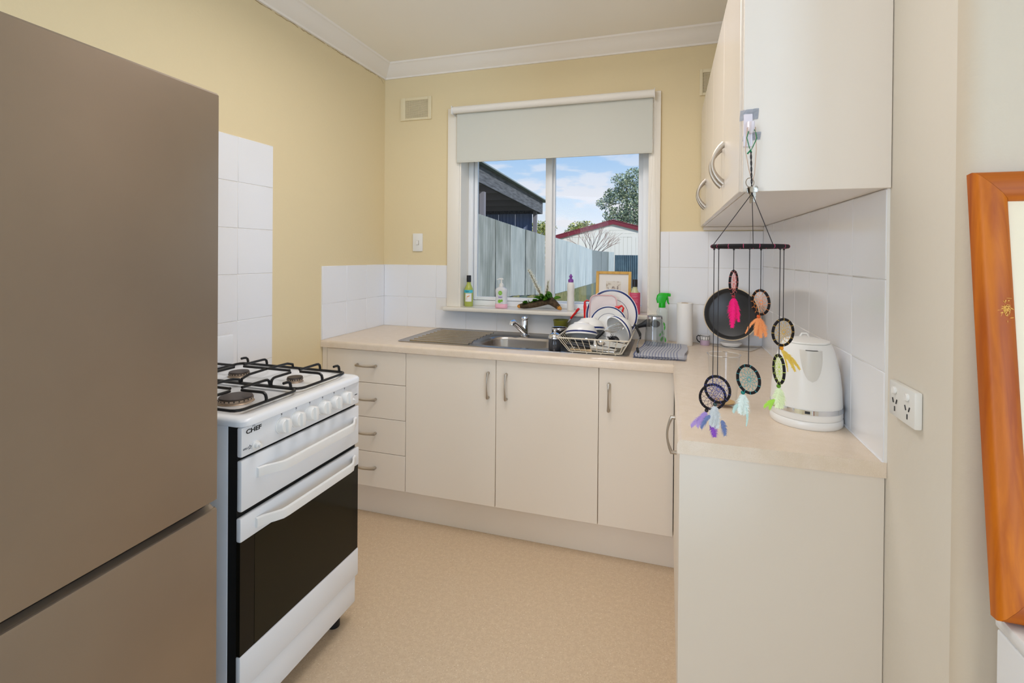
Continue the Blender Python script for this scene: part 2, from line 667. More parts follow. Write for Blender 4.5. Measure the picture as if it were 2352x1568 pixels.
# crack under the left cornice
random.seed(4)
mb = MB()
y = -1.75
while y < -0.06:
    y1 = y+random.uniform(0.02, 0.06)
    seg = []
    for k in range(4):
        yy = y+(y1-y)*k/3
        seg.append((0.0006, yy, 2.4535+random.uniform(-0.0035, 0.003)))
    mb.tube(seg, [random.uniform(0.0003, 0.0013) for _ in seg], 5)
    y = y1+random.choice((0.0, 0.0, 0.004, 0.02))
mb.tube([(0.0006, -0.05, 2.453), (0.0006, -0.03, 2.438), (0.0006, -0.022, 2.43)], 0.0005, 5)
part('paint_crack', mb, 'crack', wall_left)

# ------------------------------------------------------------------ tiles
PIT = 0.197
TW = {}
def tile_mesh(w, h, ax):
    key = (round(w, 4), round(h, 4), ax)
    if key not in TW:
        mb = MB()
        t = 0.006
        if ax == 'back':      # lies in xz, front at -y
            mb.box((0, -t, 0), (w, 0, h), 0.0012, 1)
        elif ax == 'left':    # lies in yz, front at +x
            mb.box((0, 0, 0), (t, w, h), 0.0012, 1)
        else:                 # front at -x
            mb.box((-t, 0, 0), (0, w, h), 0.0012, 1)
        TW[key] = mesh_from('tile', mb, 'tile')
    return TW[key]
def tile(parent, ax, u0, u1, z0, z1, off, g=0.0009):
    o = bpy.data.objects.new('tile', tile_mesh(u1-u0-2*g, z1-z0-2*g, ax))
    COL.objects.link(o)
    o.parent = parent
    if ax == 'back':
        o.location = (u0+g, off, z0+g)
    else:
        o.location = (off, u0+g, z0+g)
# back wall, left of and under the window
xs = [0.0065, 0.174, 0.371]
rows = [0.9015, 1.0865, 1.2865]
for i in range(2):
    for j in range(2):
        tile(wall_back, 'back', xs[i], xs[i+1], rows[j], rows[j+1], -0.0015)
tile(wall_back, 'back', 0.371, 0.4465, 1.0865, 1.2865, -0.0015)
xs2 = [0.371, 0.570, 0.767, 0.963, 1.157, 1.350, 1.545, 1.69]
for i in range(len(xs2)-1):
    tile(wall_back, 'back', xs2[i], xs2[i+1], 0.9015, 1.0145, -0.0015)
# back wall, right of the window
xs3 = [1.690, 1.736, 1.932, 2.130, W-0.0065]
rows3 = [0.9015, 1.101, 1.2935, 1.4845]
for i in range(4):
    for j in range(3):
        tile(wall_back, 'back', xs3[i], xs3[i+1], rows3[j], rows3[j+1], -0.0015)
mb = MB(); mb.box((0.0, -0.0055, 0.9), (0.447, 0, 1.287)); mb.box((0.447, -0.0055, 0.9), (1.69, 0, 1.0148)); mb.box((1.69, -0.0055, 0.9), (W, 0, 1.485))
part('grout', mb, 'grout', wall_back)
# left wall return
for (u0, u1) in ((-0.597, -0.391), (-0.391, -0.199), (-0.199, -0.0075)):
    for j in range(2):
        tile(wall_left, 'left', u0, u1, rows[j], rows[j+1], 0.0015, 0.0009 if u0 < -0.5 else 0.0006)
mb = MB(); mb.box((0, -0.597, 0.9), (0.0055, -0.0075, 1.287))
# splashback behind the cooker
zs = [0.875, 1.067, 1.262, 1.456, 1.649, 1.8385]
for k, (u0, u1) in enumerate(((-1.715, -1.520), (-1.520, -1.325), (-1.325, -1.130), (-1.130, -0.937))):
    for j in range(5):
        tile(wall_left, 'left', u0, u1, zs[j], zs[j+1], 0.0015, 0.0013)
    tile(wall_left, 'left', u0, u1, 0.68, 0.875, 0.0015, 0.0013)
mb.box((0, -1.715, 0.68), (0.0055, -0.937, 1.8395))
part('grout', mb, 'grout', wall_left)
# right wall
ys = [-1.476, -1.270, -1.065, -0.863, -0.661, -0.460, -0.259, -0.0075]
rz_ = [0.9015, 1.100, 1.3055, 1.5065]
for i in range(len(ys)-1):
    for j in range(3):
        tile(wall_right, 'right', ys[i], ys[i+1], rz_[j], rz_[j+1], W-0.0015)
mb = MB(); mb.box((W-0.0055, -1.476, 0.9), (W, -0.0075, 1.5075))
part('grout', mb, 'grout', wall_right)
mb = MB(); mb.tube([(W-0.0078, -1.475, 0.9012), (W-0.0078, -0.009, 0.9012)], 0.0028, 8); part('sealant', mb, 'tile', wall_right)

# ------------------------------------------------------------------ window
win = bpy.data.objects.new('window_1', None); COL.objects.link(win); win['kind'] = 'structure'
mb = MB()
mb.box((0.448, -0.02, 1.037), (0.5255, 0, 2.235), 0.003); mb.box((1.634, -0.02, 1.037), (1.688, 0, 2.235), 0.003); mb.box((0.5255, -0.02, 2.16), (1.634, 0, 2.235), 0.003)
part('architrave', mb, 'trim', win)
mb = MB()
mb.box((0.5255, -0.012, 1.037), (0.5345, 0.20, 2.15)); mb.box((1.6265, -0.012, 1.037), (1.6345, 0.20, 2.15)); mb.box((0.5345, -0.012, 2.142), (1.6265, 0.20, 2.16))
part('reveal', mb, 'trim', win)
mb = MB(); mb.box((0.442, -0.062, 1.0155), (1.688, -0.0005, 1.037), 0.004); mb.box((0.5305, -0.01, 1.0155), (1.6295, 0.235, 1.037))
part('window_sill', mb, 'trim', win)
mb = MB()   # outer aluminium frame
mb.box((0.535, 0.105, 1.0375), (0.564, 0.185, 2.142), 0.002); mb.box((1.592, 0.105, 1.0375), (1.626, 0.185, 2.142), 0.002)
mb.box((0.564, 0.105, 1.0375), (1.592, 0.185, 1.069), 0.002); mb.box((0.564, 0.105, 2.11), (1.592, 0.185, 2.142), 0.002)
fr = part('window_frame', mb, 'frame', win)
mb = MB(); mb.box((0.564, 0.135, 1.069), (0.5675, 0.18, 2.11)); mb.box((0.564, 0.128, 1.069), (1.06, 0.131, 1.072)); part('seal', mb, 'blackgap', fr)
def sash(x0, x1, yy, sl, sr, zb):
    mb = MB()
    mb.box((x0, yy, 1.0715), (x0+sl, yy+0.024, 2.11), 0.0015); mb.box((x1-sr, yy, 1.0715), (x1, yy+0.024, 2.11), 0.0015)
    mb.box((x0+sl, yy, 1.0715), (x1-sr, yy+0.024, zb), 0.0015); mb.box((x0+sl, yy, 2.08), (x1-sr, yy+0.024, 2.11), 0.0015)
    s = part('sash', mb, 'frame', win)
    mb = MB(); mb.box((x0+sl, yy+0.011, zb), (x1-sr, yy+0.014, 2.08)); part('pane', mb, 'pane', s)
sash(0.568, 1.066, 0.122, 0.020, 0.040, 1.092)
sash(1.043, 1.592, 0.150, 0.036, 0.026, 1.078)

# ------------------------------------------------------------------ wall fittings
def vent(label, x0, x1, z0, z1, wide):
    t = thing('wall_vent', label, 'vent', ((x0+x1)/2, 0, z0), group='plaster vents high on the window wall')
    mb = MB()
    ix0, ix1, iz0, iz1 = x0+wide, x1-wide*0.7, z0+0.014, z1-0.018
    yb = -0.012
    for p, q in (((x0, yb, z0), (ix0, -0.0005, z1)), ((ix1, yb, z0), (x1, -0.0005, z1)), ((ix0, yb, z0), (ix1, -0.0005, iz0)), ((ix0, yb, iz1), (ix1, -0.0005, z1))):
        mb.box(p, q, 0.002)
    part('frame', mb, 'vent', t, inv=t)
    mb = MB(); mb.box((ix0, -0.003, iz0), (ix1, -0.0008, iz1)); part('backing', mb, 'vent_dark', t, inv=t)
    mb = MB()
    n = 26
    for k in range(n+1):
        x = ix0+(ix1-ix0)*k/n
        mb.box((x-0.0012, -0.008, iz0), (x+0.0012, -0.005, iz1))
    n = 17
    for k in range(n+1):
        z = iz0+(iz1-iz0)*k/n
        mb.box((ix0, -0.0085, z-0.0012), (ix1, -0.0055, z+0.0012))
    part('grille', mb, 'vent', t, kind='stuff', inv=t)
vent('cream wall vent with fine grille, left of the window near the ceiling', 0.117, 0.331, 2.187, 2.328, 0.034)
vent('cream wall vent with fine grille, partly hidden behind the wall cupboard', 1.880, 2.092, 2.193, 2.330, 0.015)

t = thing('light_switch', 'white single rocker light switch plate on the cream wall left of the window', 'switch', (0.243, 0, 1.371))
mb = MB(); mb.box((0.209, -0.011, 1.371), (0.277, -0.0005, 1.482), 0.004); part('plate', mb, 'switchplastic', t, inv=t)
mb = MB(); mb.prism([(-0.007, -0.013), (0.007, -0.013), (0.007, 0.013), (-0.007, 0.013)], 0, 0.005, frame((0.243, -0.011, 1.424), (0, -1, 0.12)), bev=0.001); part('rocker', mb, 'whiteplastic', t, inv=t)
mb = MB(); mb.box((0.2345, -0.0118, 1.410), (0.2515, -0.0108, 1.438)); part('rocker_slot', mb, 'crack', t, inv=t)

t = thing('power_outlet', 'white double power point with two switches, on the right wall past the bench end', 'outlet', (W, -1.576, 1.026))
ox = W-0.014
mb = MB(); mb.box((ox, -1.634, 1.024), (W-0.0005, -1.520, 1.096), 0.003); part('plate', mb, 'switchplastic', t, inv=t)
for k, yy in enumerate((-1.549, -1.605)):
    mb = MB(); mb.lathe([(0.0075, 0), (0.0075, 0.004), (0.0065, 0.005), (0, 0.005)], 18, frame((ox, yy, 1.079), (-1, 0, 0.1))); part('rocker', mb, 'whiteplastic', t, inv=t)
    mb = MB()
    for dy, dz, rot in ((0.008, 0.005, 25), (-0.008, 0.005, -25), (0, -0.011, 0)):
        mb.box((-0.0012, -0.0005, -0.005), (0.0012, 0.0008, 0.005), Mx=T(ox-0.0004, yy+dy, 1.052+dz) @ Matrix.Rotation(R(90), 4, 'Z') @ Matrix.Rotation(R(rot), 4, 'Y'))
    part('socket', mb, 'print', t, inv=t)

# ------------------------------------------------------------------ roller blind
t = thing('roller_blind', 'off-white roller blind pulled a third of the way down the window', 'blind', (1.08, -0.04, 1.9))
mb = MB(); mb.lathe([(0, -0.5735), (0.0205, -0.5735), (0.0205, 0.5735), (0, 0.5735)], 28, frame((1.0805, -0.062, 2.2095), (1, 0, 0))); part('roll', mb, 'blindtube', t, inv=t)
mb = MB()
mb.box((0.519, -0.0425, 1.900), (1.6465, -0.0413, 2.2095)); mb.box((0.519, -0.0455, 1.900), (1.6465, -0.0405, 1.912), 0.002)
part('cloth', mb, 'blind', t, inv=t)
for xx in (0.4985, 1.6555):
    mb = MB(); mb.box((xx-0.0015, -0.083, 2.183), (xx+0.0015, -0.0205, 2.232), 0.001); mb.lathe([(0.019, 0), (0.019, 0.006), (0, 0.006)], 20, frame((xx+(0.0015 if xx < 1 else -0.0075), -0.062, 2.2095), (1, 0, 0))); part('bracket', mb, 'whiteplastic', t, inv=t)
mb = MB()
ch = [(1.652, 2.19), (1.650, 2.0), (1.645, 1.79), (1.638, 1.52), (1.632, 1.27), (1.629, 1.12), (1.634, 1.075), (1.650, 1.052), (1.668, 1.048), (1.681, 1.060), (1.684, 1.11), (1.679, 1.27), (1.671, 1.51), (1.663, 1.75), (1.659, 1.95), (1.657, 2.19)]
acc = 0.0
for k in range(len(ch)-1):
    p, q = Vector((ch[k][0], -0.066, ch[k][1])), Vector((ch[k+1][0], -0.066, ch[k+1][1]))
    ln = (q-p).length
    while acc < ln:
        mb.ball(tuple(p.lerp(q, acc/ln)), 0.0019, 6)
        acc += 0.0072
    acc -= ln
mb.tube([(x, -0.066, z) for x, z in ch], 0.0004, 4)
part('bead_chain', mb, 'trim', t, kind='stuff', inv=t)
# ================================================================== BASE CABINETS
FY = -0.586      # door face of the back run
def carcass(t, x0, x1, y0, y1, z0, z1, front):
    """open box: two sides, bottom, back (front = 'y' opens to -y, 'x' opens to -x)"""
    mb = MB(); s = 0.016
    if front == 'y':
        mb.box((x0, y0, z0), (x0+s, y1, z1)); mb.box((x1-s, y0, z0), (x1, y1, z1)); mb.box((x0+s, y0, z0), (x1-s, y1, z0+s)); mb.box((x0+s, y1-s, z0+s), (x1-s, y1, z1)); mb.box((x0+s, y0, z1-0.03), (x1-s, y0+0.01, z1))
    else:
        mb.box((x0, y0, z0), (x1, y0+s, z1)); mb.box((x0, y1-s, z0), (x1, y1, z1)); mb.box((x0, y0+s, z0), (x1, y1-s, z0+s)); mb.box((x1-s, y0+s, z0+s), (x1, y1-s, z1))
    return part('carcass', mb, 'cabin', t, inv=t)
def bow(p0, p1, out, d, n=10, r=0.0042):
    """bow handle points from p0 to p1, bulging along out"""
    p0, p1, o = Vector(p0), Vector(p1), Vector(out)
    pts, rs = [p0.copy()], [r*1.6]
    for k in range(n+1):
        u = k/n
        q = p0.lerp(p1, u)+o*(0.012+(d-0.012)*math.sin(math.pi*(0.08+0.84*u)))
        pts.append(q); rs.append(r*(0.85+0.75*abs(2*u-1)**3))
    pts.append(p1.copy()); rs.append(r*1.6)
    return pts, rs
def handle(t, door, p0, p1, out, d, r=0.0042, flat=1.0):
    mb = MB(); pts, rs = bow(p0, p1, out, d, r=r); mb.tube(pts, rs, 8, flat=flat)
    return part('handle', mb, 'nickel', door, inv=t)
zD = [0.171, 0.349, 0.523, 0.698, 0.862]
t = thing('kitchen_drawer_unit', 'cream four-drawer base unit in the corner behind the cooker', 'cabinet', (0.25, -0.3, 0.17), group='cream base units')
carcass(t, 0.002, 0.4935, -0.569, -0.003, 0.171, 0.8645, 'y')
mb = MB(); mb.box((0.002, FY+0.001, 0.171), (0.030, -0.5695, 0.862)); part('filler', mb, 'cab', t, inv=t)
for k in range(4):
    mb = MB(); mb.box((0.032, FY, zD[k]+0.0012), (0.4925, -0.5695, zD[k+1]-0.0012), 0.0012, 1); d = part('drawer', mb, 'cab', t, inv=t)
    hz = (0.271, 0.446, 0.618, 0.787)[k]
    handle(t, d, (0.217, FY, hz), (0.325, FY, hz), (0, -1, -0.15), 0.026)
t = thing('sink_cabinet', 'cream two-door base unit under the sink and draining board', 'cabinet', (0.97, -0.3, 0.17), group='cream base units')
carcass(t, 0.4945, 1.4445, -0.569, -0.003, 0.171, 0.8645, 'y')
for (x0, x1, hx) in ((0.4955, 0.9665, 0.9305), (0.9690, 1.4440, 1.0190)):
    mb = MB(); mb.box((x0, FY, 0.172), (x1, -0.5695, 0.8620), 0.0012, 1); d = part('door', mb, 'cab', t, inv=t)
    handle(t, d, (hx, FY, 0.684), (hx, FY, 0.799), (0, -1, 0), 0.026)
t = thing('corner_cabinet', 'cream single-door base unit in the inner corner right of the sink doors', 'cabinet', (1.6, -0.3, 0.17), group='cream base units')
carcass(t, 1.4455, 2.194, -0.569, -0.003, 0.171, 0.8645, 'y')
mb = MB(); mb.box((1.4465, FY, 0.172), (1.7600, -0.5695, 0.8620), 0.0012, 1); d = part('door', mb, 'cab', t, inv=t)
handle(t, d, (1.4895, FY, 0.680), (1.4895, FY, 0.794), (0, -1, 0), 0.026)
t = thing('peninsula_cabinet', 'cream base unit with plain end panel under the right-hand bench', 'cabinet', (1.98, -1.0, 0), group='cream base units')
carcass(t, 1.779, 2.194, -1.452, -0.600, 0.171, 0.8645, 'x')
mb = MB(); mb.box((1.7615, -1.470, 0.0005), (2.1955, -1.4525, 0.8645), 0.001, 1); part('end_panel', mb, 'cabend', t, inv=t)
for (y0, y1, hy) in ((-1.4515, -1.0275, -1.072), (-1.0255, -0.6025, -0.98)):
    mb = MB(); mb.box((1.7625, y0, 0.172), (1.7785, y1, 0.862), 0.0012, 1); d = part('door', mb, 'cab', t, inv=t)
    if hy < -1:
        handle(t, d, (1.7625, hy, 0.714), (1.7625, hy, 0.828), (-1, 0, 0), 0.030)
mb = MB(); mb.box((0.0008, -0.514, 0.0005), (1.7785, -0.498, 0.1705)); mb.box((1.7785, -1.4520, 0.0005), (1.7945, -0.498, 0.1705)); struct('trim_4', mb, 'cab')

# ------------------------------------------------------------------ worktops
def nose(x):  # profile of a post-formed edge: (distance from front edge, z)
    return [(0.0, 0.8655), (0.0, 0.888), (0.0012, 0.8932), (0.0045, 0.8975), (0.009, 0.8995), (0.014, 0.9)]
t = thing('worktop', 'beige laminate worktop along the window wall, holding the sink', 'worktop', (0.9, -0.3, 0.8655), group='beige worktops')
mb = MB()
hx0, hx1, hy0, hy1 = 0.80, 1.195, -0.452, -0.160
mb.box((0.0008, hy1, 0.8655), (1.7555, -0.0005, 0.9)); mb.box((0.0008, hy0, 0.8655), (hx0, hy1, 0.9)); mb.box((hx1, hy0, 0.8655), (1.7555, hy1, 0.9))
l0 = [(0.0012, -0.601+d, z) for d, z in nose(0)]+[(0.0012, hy0, 0.9), (0.0012, hy0, 0.8655)]
mb.loops([l0, [(1.7555, y_, z_) for _, y_, z_ in l0]])
part('top', mb, 'bench', t, inv=t)
t = thing('worktop', 'beige laminate worktop along the right wall, under the kettle', 'worktop', (1.97, -0.75, 0.8655), group='beige worktops')
mb = MB()
l0 = [(1.7557+d, -1.4765, z) for d, z in nose(0)]+[(2.1965, -1.4765, 0.9), (2.1965, -1.4765, 0.8655)]
mb.loops([l0, [(x_, -0.6, z_) for x_, _, z_ in l0]])
mb.box((1.7557, -0.6, 0.8655), (2.1965, -0.0005, 0.9))
part('top', mb, 'bench', t, inv=t)

# ------------------------------------------------------------------ sink
t = thing('sink', 'stainless steel sink with bowl and ribbed draining board set into the worktop', 'sink', (0.97, -0.27, 0.9))
mb = MB()
ou = (0.388, 1.566, -0.502, -0.022)
lp = [rr(*ou, 0.03, 0.9003), rr(*ou, 0.03, 0.9030), rr(ou[0]+0.006, ou[1]-0.006, ou[2]+0.006, ou[3]-0.006, 0.026, 0.9052), rr(ou[0]+0.013, ou[1]-0.013, ou[2]+0.013, ou[3]-0.013, 0.022, 0.9022)]
bw = (0.803, 1.192, -0.449, -0.163)
lp += [rr(bw[0]-0.006, bw[1]+0.006, bw[2]-0.006, bw[3]+0.006, 0.095, 0.9022), rr(*bw, 0.09, 0.8995), rr(bw[0]+0.006, bw[1]-0.006, bw[2]+0.006, bw[3]-0.006, 0.085, 0.885),
       rr(bw[0]+0.014, bw[1]-0.014, bw[2]+0.014, bw[3]-0.014, 0.08, 0.775), rr(bw[0]+0.035, bw[1]-0.035, bw[2]+0.035, bw[3]-0.035, 0.07, 0.752), rr(bw[0]+0.16, bw[1]-0.16, bw[2]+0.12, bw[3]-0.12, 0.02, 0.746)]
mb.loops(lp, cap0=False, cap1=True)
part('basin', mb, 'steel', t, inv=t, smooth=50)
for k in range(9):
    y = -0.452+k*0.046
    mb = MB()
    x0 = 0.445; x1 = 0.775 if k in (0, 1, 7, 8) else 0.765
    mb.loops([[(x, y-0.011, 0.9021), (x, y-0.006, 0.9070), (x, y+0.006, 0.9070), (x, y+0.011, 0.9021)] for x in (x0, x0+0.001, x1)], cap0=True, cap1=True)
    part('drainer_rib', mb, 'steel', t, inv=t)
mb = MB(); mb.lathe([(0.044, 0), (0.044, 0.003), (0.036, 0.0035), (0.030, 0.001), (0, 0.001)], 24, T(0.9975, -0.306, 0.7465)); part('drain', mb, 'chrome', t, inv=t)
t = thing('mixer_tap', 'chrome mixer tap with stubby spout behind the sink bowl', 'tap', (0.968, -0.105, 0.9028))
mb = MB(); mb.lathe([(0, 0), (0.027, 0), (0.027, 0.006), (0.021, 0.010), (0.0195, 0.03), (0.0195, 0.082), (0.018, 0.088), (0, 0.088)], 24); part('body', mb, 'chrome', t)
mb = MB(); mb.tube([(0.0, -0.006, 0.022), (-0.018, -0.028, 0.045), (-0.036, -0.052, 0.070), (-0.046, -0.066, 0.080), (-0.052, -0.074, 0.078), (-0.054, -0.077, 0.066)], [0.017, 0.0165, 0.0155, 0.016, 0.0155, 0.0145], 14); part('spout', mb, 'chrome', t)
mb = MB(); mb.lathe([(0, 0), (0.0205, 0), (0.0215, 0.006), (0.020, 0.013), (0.012, 0.017), (0, 0.018)], 24, T(0, 0, 0.0885)); mb.tube([(0, 0.004, 0.099), (0.006, -0.02, 0.103), (0.010, -0.036, 0.105)], [0.008, 0.0075, 0.006], 10); part('lever', mb, 'chrome', t)

# ------------------------------------------------------------------ wall cupboard
t = thing('wall_cupboard', 'cream wall cupboard with crescent handles high on the right wall', 'cabinet', (2.04, -0.75, 1.5085))
UX, UZ0, UZ1 = 1.891, 1.5085, 2.115
mb = MB()
mb.box((UX+0.0165, -1.4675, UZ0), (2.1955, -0.010, UZ0+0.016)); mb.box((UX+0.0165, -1.4675, UZ1-0.016), (2.1955, -0.010, UZ1)); mb.box((2.182, -1.4675, UZ0+0.016), (2.1955, -0.010, UZ1-0.016))
for y in (-0.026, -0.735):
    mb.box((UX+0.0165, y, UZ0+0.016), (2.182, y+0.016, UZ1-0.016))
part('carcass', mb, 'cabgloss', t, inv=t)
mb = MB(); mb.box((UX+0.006, -1.485, UZ0-0.001), (2.1955, -1.4678, 2.5295), 0.001, 1); part('end_panel', mb, 'cabgloss', t, inv=t)
dy = [-1.4670, -1.0965, -0.727, -0.345, -0.009]
for k in range(4):
    mb = MB(); mb.box((UX, dy[k]+0.001, UZ0+0.001), (UX+0.016, dy[k+1]-0.001, UZ1-0.002), 0.0015, 1); d = part('door', mb, 'cabgloss', t, inv=t)
    hy = dy[k+1]-0.035 if k in (0, 2) else dy[k]+0.035
    mb = MB()
    pts, rs = [], []
    for q in range(13):
        u = q/12
        ang = math.pi*u
        pts.append((UX-0.034*math.sin(ang)**0.8, hy, 1.577+0.122*u)); rs.append(0.010-0.0045*math.sin(ang))
    pts[0] = (UX, hy, 1.577); pts[-1] = (UX, hy, 1.699)
    mb.tube(pts, rs, 10, flat=0.62, ref=(1, 0, 0))
    part('handle', mb, 'nickel', d, inv=t)
mb = MB(); mb.box((1.905, -0.0085, UZ0-0.018), (2.189, -0.0055, UZ0-0.0015)); part('trim_bead', mb, 'cabgloss', t, inv=t)

# ================================================================== COOKER
SX = 0.6444
sy0, sy1 = -1.7225, -1.1890
t = thing('gas_cooker', 'white freestanding gas cooker with black trivets and dark oven window', 'cooker', (0.34, -1.455, 0))
mb = MB(); mb.box((0.045, sy0+0.002, 0.068), (0.598, sy1-0.002, 0.884), 0.003); part('body', mb, 'enamel', t, inv=t)
mb = MB(); mb.box((0.598, sy0+0.004, 0.070), (0.628, sy1-0.004, 0.884)); part('door_frame', mb, 'blackgap', t, inv=t)
mb = MB()
o = (0.040, 0.6555, sy0-0.002, sy1+0.002)
def ins(d):
    return (o[0]+d, o[1]-d, o[2]+d, o[3]-d)
lp = [rr(*ins(0.004), 0.026, 0.8842), rr(*o, 0.03, 0.8862), rr(*o, 0.03, 0.8985), rr(*ins(0.004), 0.03, 0.9045), rr(*ins(0.012), 0.03, 0.9075), rr(*ins(0.034), 0.03, 0.9075), rr(*ins(0.042), 0.03, 0.9045), rr(*ins(0.052), 0.03, 0.8995)]
mb.loops(lp); part('hob', mb, 'enamel', t, inv=t)
mb = MB(); mb.box((0.0455, sy0+0.006, 0.9078), (0.060, sy1-0.006, 1.026), 0.006); part('back_guard', mb, 'enamel', t, inv=t)
mb = MB(); mb.box((0.628, sy0+0.003, 0.803), (SX, sy1-0.003, 0.883), 0.004); part('control_panel', mb, 'enamel', t, inv=t)
for y in (-1.576, -1.516, -1.456, -1.395, -1.336, -1.279):
    mb = MB()
    X = frame((SX, y, 0.845), (1, 0, 0.05))
    mb.lathe([(0, 0), (0.0245, 0), (0.0245, 0.003), (0.022, 0.004), (0.0215, 0.019), (0.019, 0.022), (0, 0.022)], 24, X)
    mb.box((-0.0065, -0.021, 0.017), (0.0065, 0.021, 0.031), 0.004, 2, X)
    part('knob', mb, 'whiteplastic', t, inv=t)
    mb = MB()
    mb.box((SX-0.001, y-0.0014, 0.8765), (SX+0.0006, y+0.0016, 0.8795)); mb.box((SX-0.001, y-0.0008, 0.8725), (SX+0.0006, y+0.0008, 0.8737))
    for q in range(4):
        mb.box((SX-0.001, y-0.0032+0.0048*(q % 2), 0.8752+0.0046*(q//2)), (SX+0.0005, y-0.0020+0.0048*(q % 2), 0.8760+0.0046*(q//2)))
    part('dial_mark', mb, 'print', t, inv=t)
for (y, z, r) in ((-1.673, 0.8225, 0.0085), (-1.243, 0.8290, 0.0065)):
    mb = MB(); mb.lathe([(0, 0), (r*1.5, 0), (r*1.5, 0.003), (r, 0.004), (r, 0.012), (r*0.6, 0.014), (r*0.6, 0.021), (0, 0.021)], 18, frame((SX, y, z), (1, 0, 0))); part('button', mb, 'whiteplastic', t, inv=t)
XT = lambda y, z: Matrix(((0, 0, 1, SX+0.0004), (1, 0, 0, y), (0, 1, 0, z), (0, 0, 0, 1)))
INV = t.matrix_basis.inverted()
text_mesh('logo', 'CHEF', 0.0165, 'print', t, INV @ XT(-1.6785, 0.8675) @ Matrix.Diagonal((1.35, 1, 1, 1)), bold=0.0005)
mb = MB()
mb.tube([(SX+0.0004, -1.684, 0.877), (SX+0.0004, -1.682, 0.8795), (SX+0.0004, -1.679, 0.8785), (SX+0.0004, -1.676, 0.8795), (SX+0.0004, -1.674, 0.877)], 0.0006, 5); part('logo_hat', mb, 'print', t, inv=t)
text_mesh('print', 'GRILL', 0.0065, 'print', t, INV @ XT(-1.707, 0.8235))
mb = MB()
st = [(SX+0.0004, -1.692+0.0062*math.sin(2*math.pi*k/10)*(1 if k % 2 == 0 else .45), 0.8235+0.0062*math.cos(2*math.pi*k/10)*(1 if k % 2 == 0 else .45)) for k in range(10)]
mb.tube(st, 0.0006, 5, closed=True); part('spark_mark', mb, 'print', t, inv=t)
text_mesh('print', 'OVEN', 0.0055, 'print', t, INV @ XT(-1.212, 0.8385))
def flat_handle(door, z, y0, y1):
    mb = MB()
    h = 0.014
    pr = []
    N = 22
    for k in range(N+1):
        u = k/N
        y = y0+(y1-y0)*u
        e = min(u, 1-u)/0.16
        d = 0.036*(1 if e >= 1 else (3*e*e-2*e**3))
        pr.append((y, d))
    lps = []
    for (y, d) in pr:
        x = SX+d
        lps.append([(x-0.0005, y, z-h), (x+0.0075, y, z-h+0.002), (x+0.0085, y, z), (x+0.0075, y, z+h-0.002), (x-0.0005, y, z+h), (x-0.0005, y, z)])
    mb.loops(lps)
    return part('handle', mb, 'whiteplastic', door, inv=t)
mb = MB(); mb.box((0.6285, sy0+0.003, 0.656), (SX, sy1-0.003, 0.794), 0.004); d = part('grill_door', mb, 'enamel', t, inv=t)
flat_handle(d, 0.744, -1.668, -1.214)
mb = MB(); mb.box((0.6285, sy0+0.001, 0.575), (SX, sy1-0.001, 0.640), 0.004); d = part('oven_door', mb, 'enamel', t, inv=t)
flat_handle(d, 0.606, -1.672, -1.218)
mb = MB(); mb.box((0.6285, sy0+0.001, 0.168), (SX, sy1-0.001, 0.266), 0.004); part('lower_rail', mb, 'enamel', d, inv=t)
mb = MB(); mb.box((0.6285, sy0+0.003, 0.2665), (SX-0.003, sy1-0.003, 0.5745)); part('door_glass', mb, 'ovenglass', d, inv=t)
mb = MB(); mb.box((SX-0.0028, sy0+0.052, 0.268), (SX-0.0022, sy1-0.035, 0.573)); part('window', mb, 'ovenwin', d, inv=t)
mb = MB(); mb.box((0.6285, sy0+0.003, 0.070), (0.638, sy1-0.010, 0.1665), 0.003); part('storage_panel', mb, 'enamel', t, inv=t)
for (x, y) in ((0.58, -1.245), (0.58, -1.67), (0.10, -1.245), (0.10, -1.67)):
    mb = MB(); mb.lathe([(0, 0.0005), (0.022, 0.0005), (0.022, 0.025), (0.014, 0.03), (0.014, 0.0675), (0, 0.0675)], 16, T(x, y, 0)); part('foot', mb, 'blackplastic', t, inv=t)
# burners
BX = (0.225, 0.475)
BY = (-1.328, -1.578)
rad = {(0, 0): 0.034, (1, 0): 0.026, (0, 1): 0.034, (1, 1): 0.047}
for i in range(2):
    for j in range(2):
        r = rad[(i, j)]
        c = T(BX[i], BY[j], 0.8996)
        mb = MB(); mb.lathe([(0, 0), (r*1.10, 0), (r*1.06, 0.003), (r, 0.004), (r*1.02, 0.013), (0, 0.013)], 30, c); bn = part('burner', mb, 'burnerbase', t, inv=t)
        mb = MB(); mb.lathe([(0, 0.0135), (r*0.97, 0.0135), (r, 0.0155), (r*0.97, 0.018), (0, 0.0185)], 30, c); part('cap', mb, 'burnercap', bn, inv=t)
        mb = MB()
        for k in range(22):
            tt = 2*math.pi*k/22
            mb.box((r*1.0, -0.0016, 0.0085), (r*1.035, 0.0016, 0.0125), Mx=c @ Matrix.Rotation(tt, 4, 'Z'))
        part('flame_ports', mb, 'black', bn, kind='stuff', inv=t)
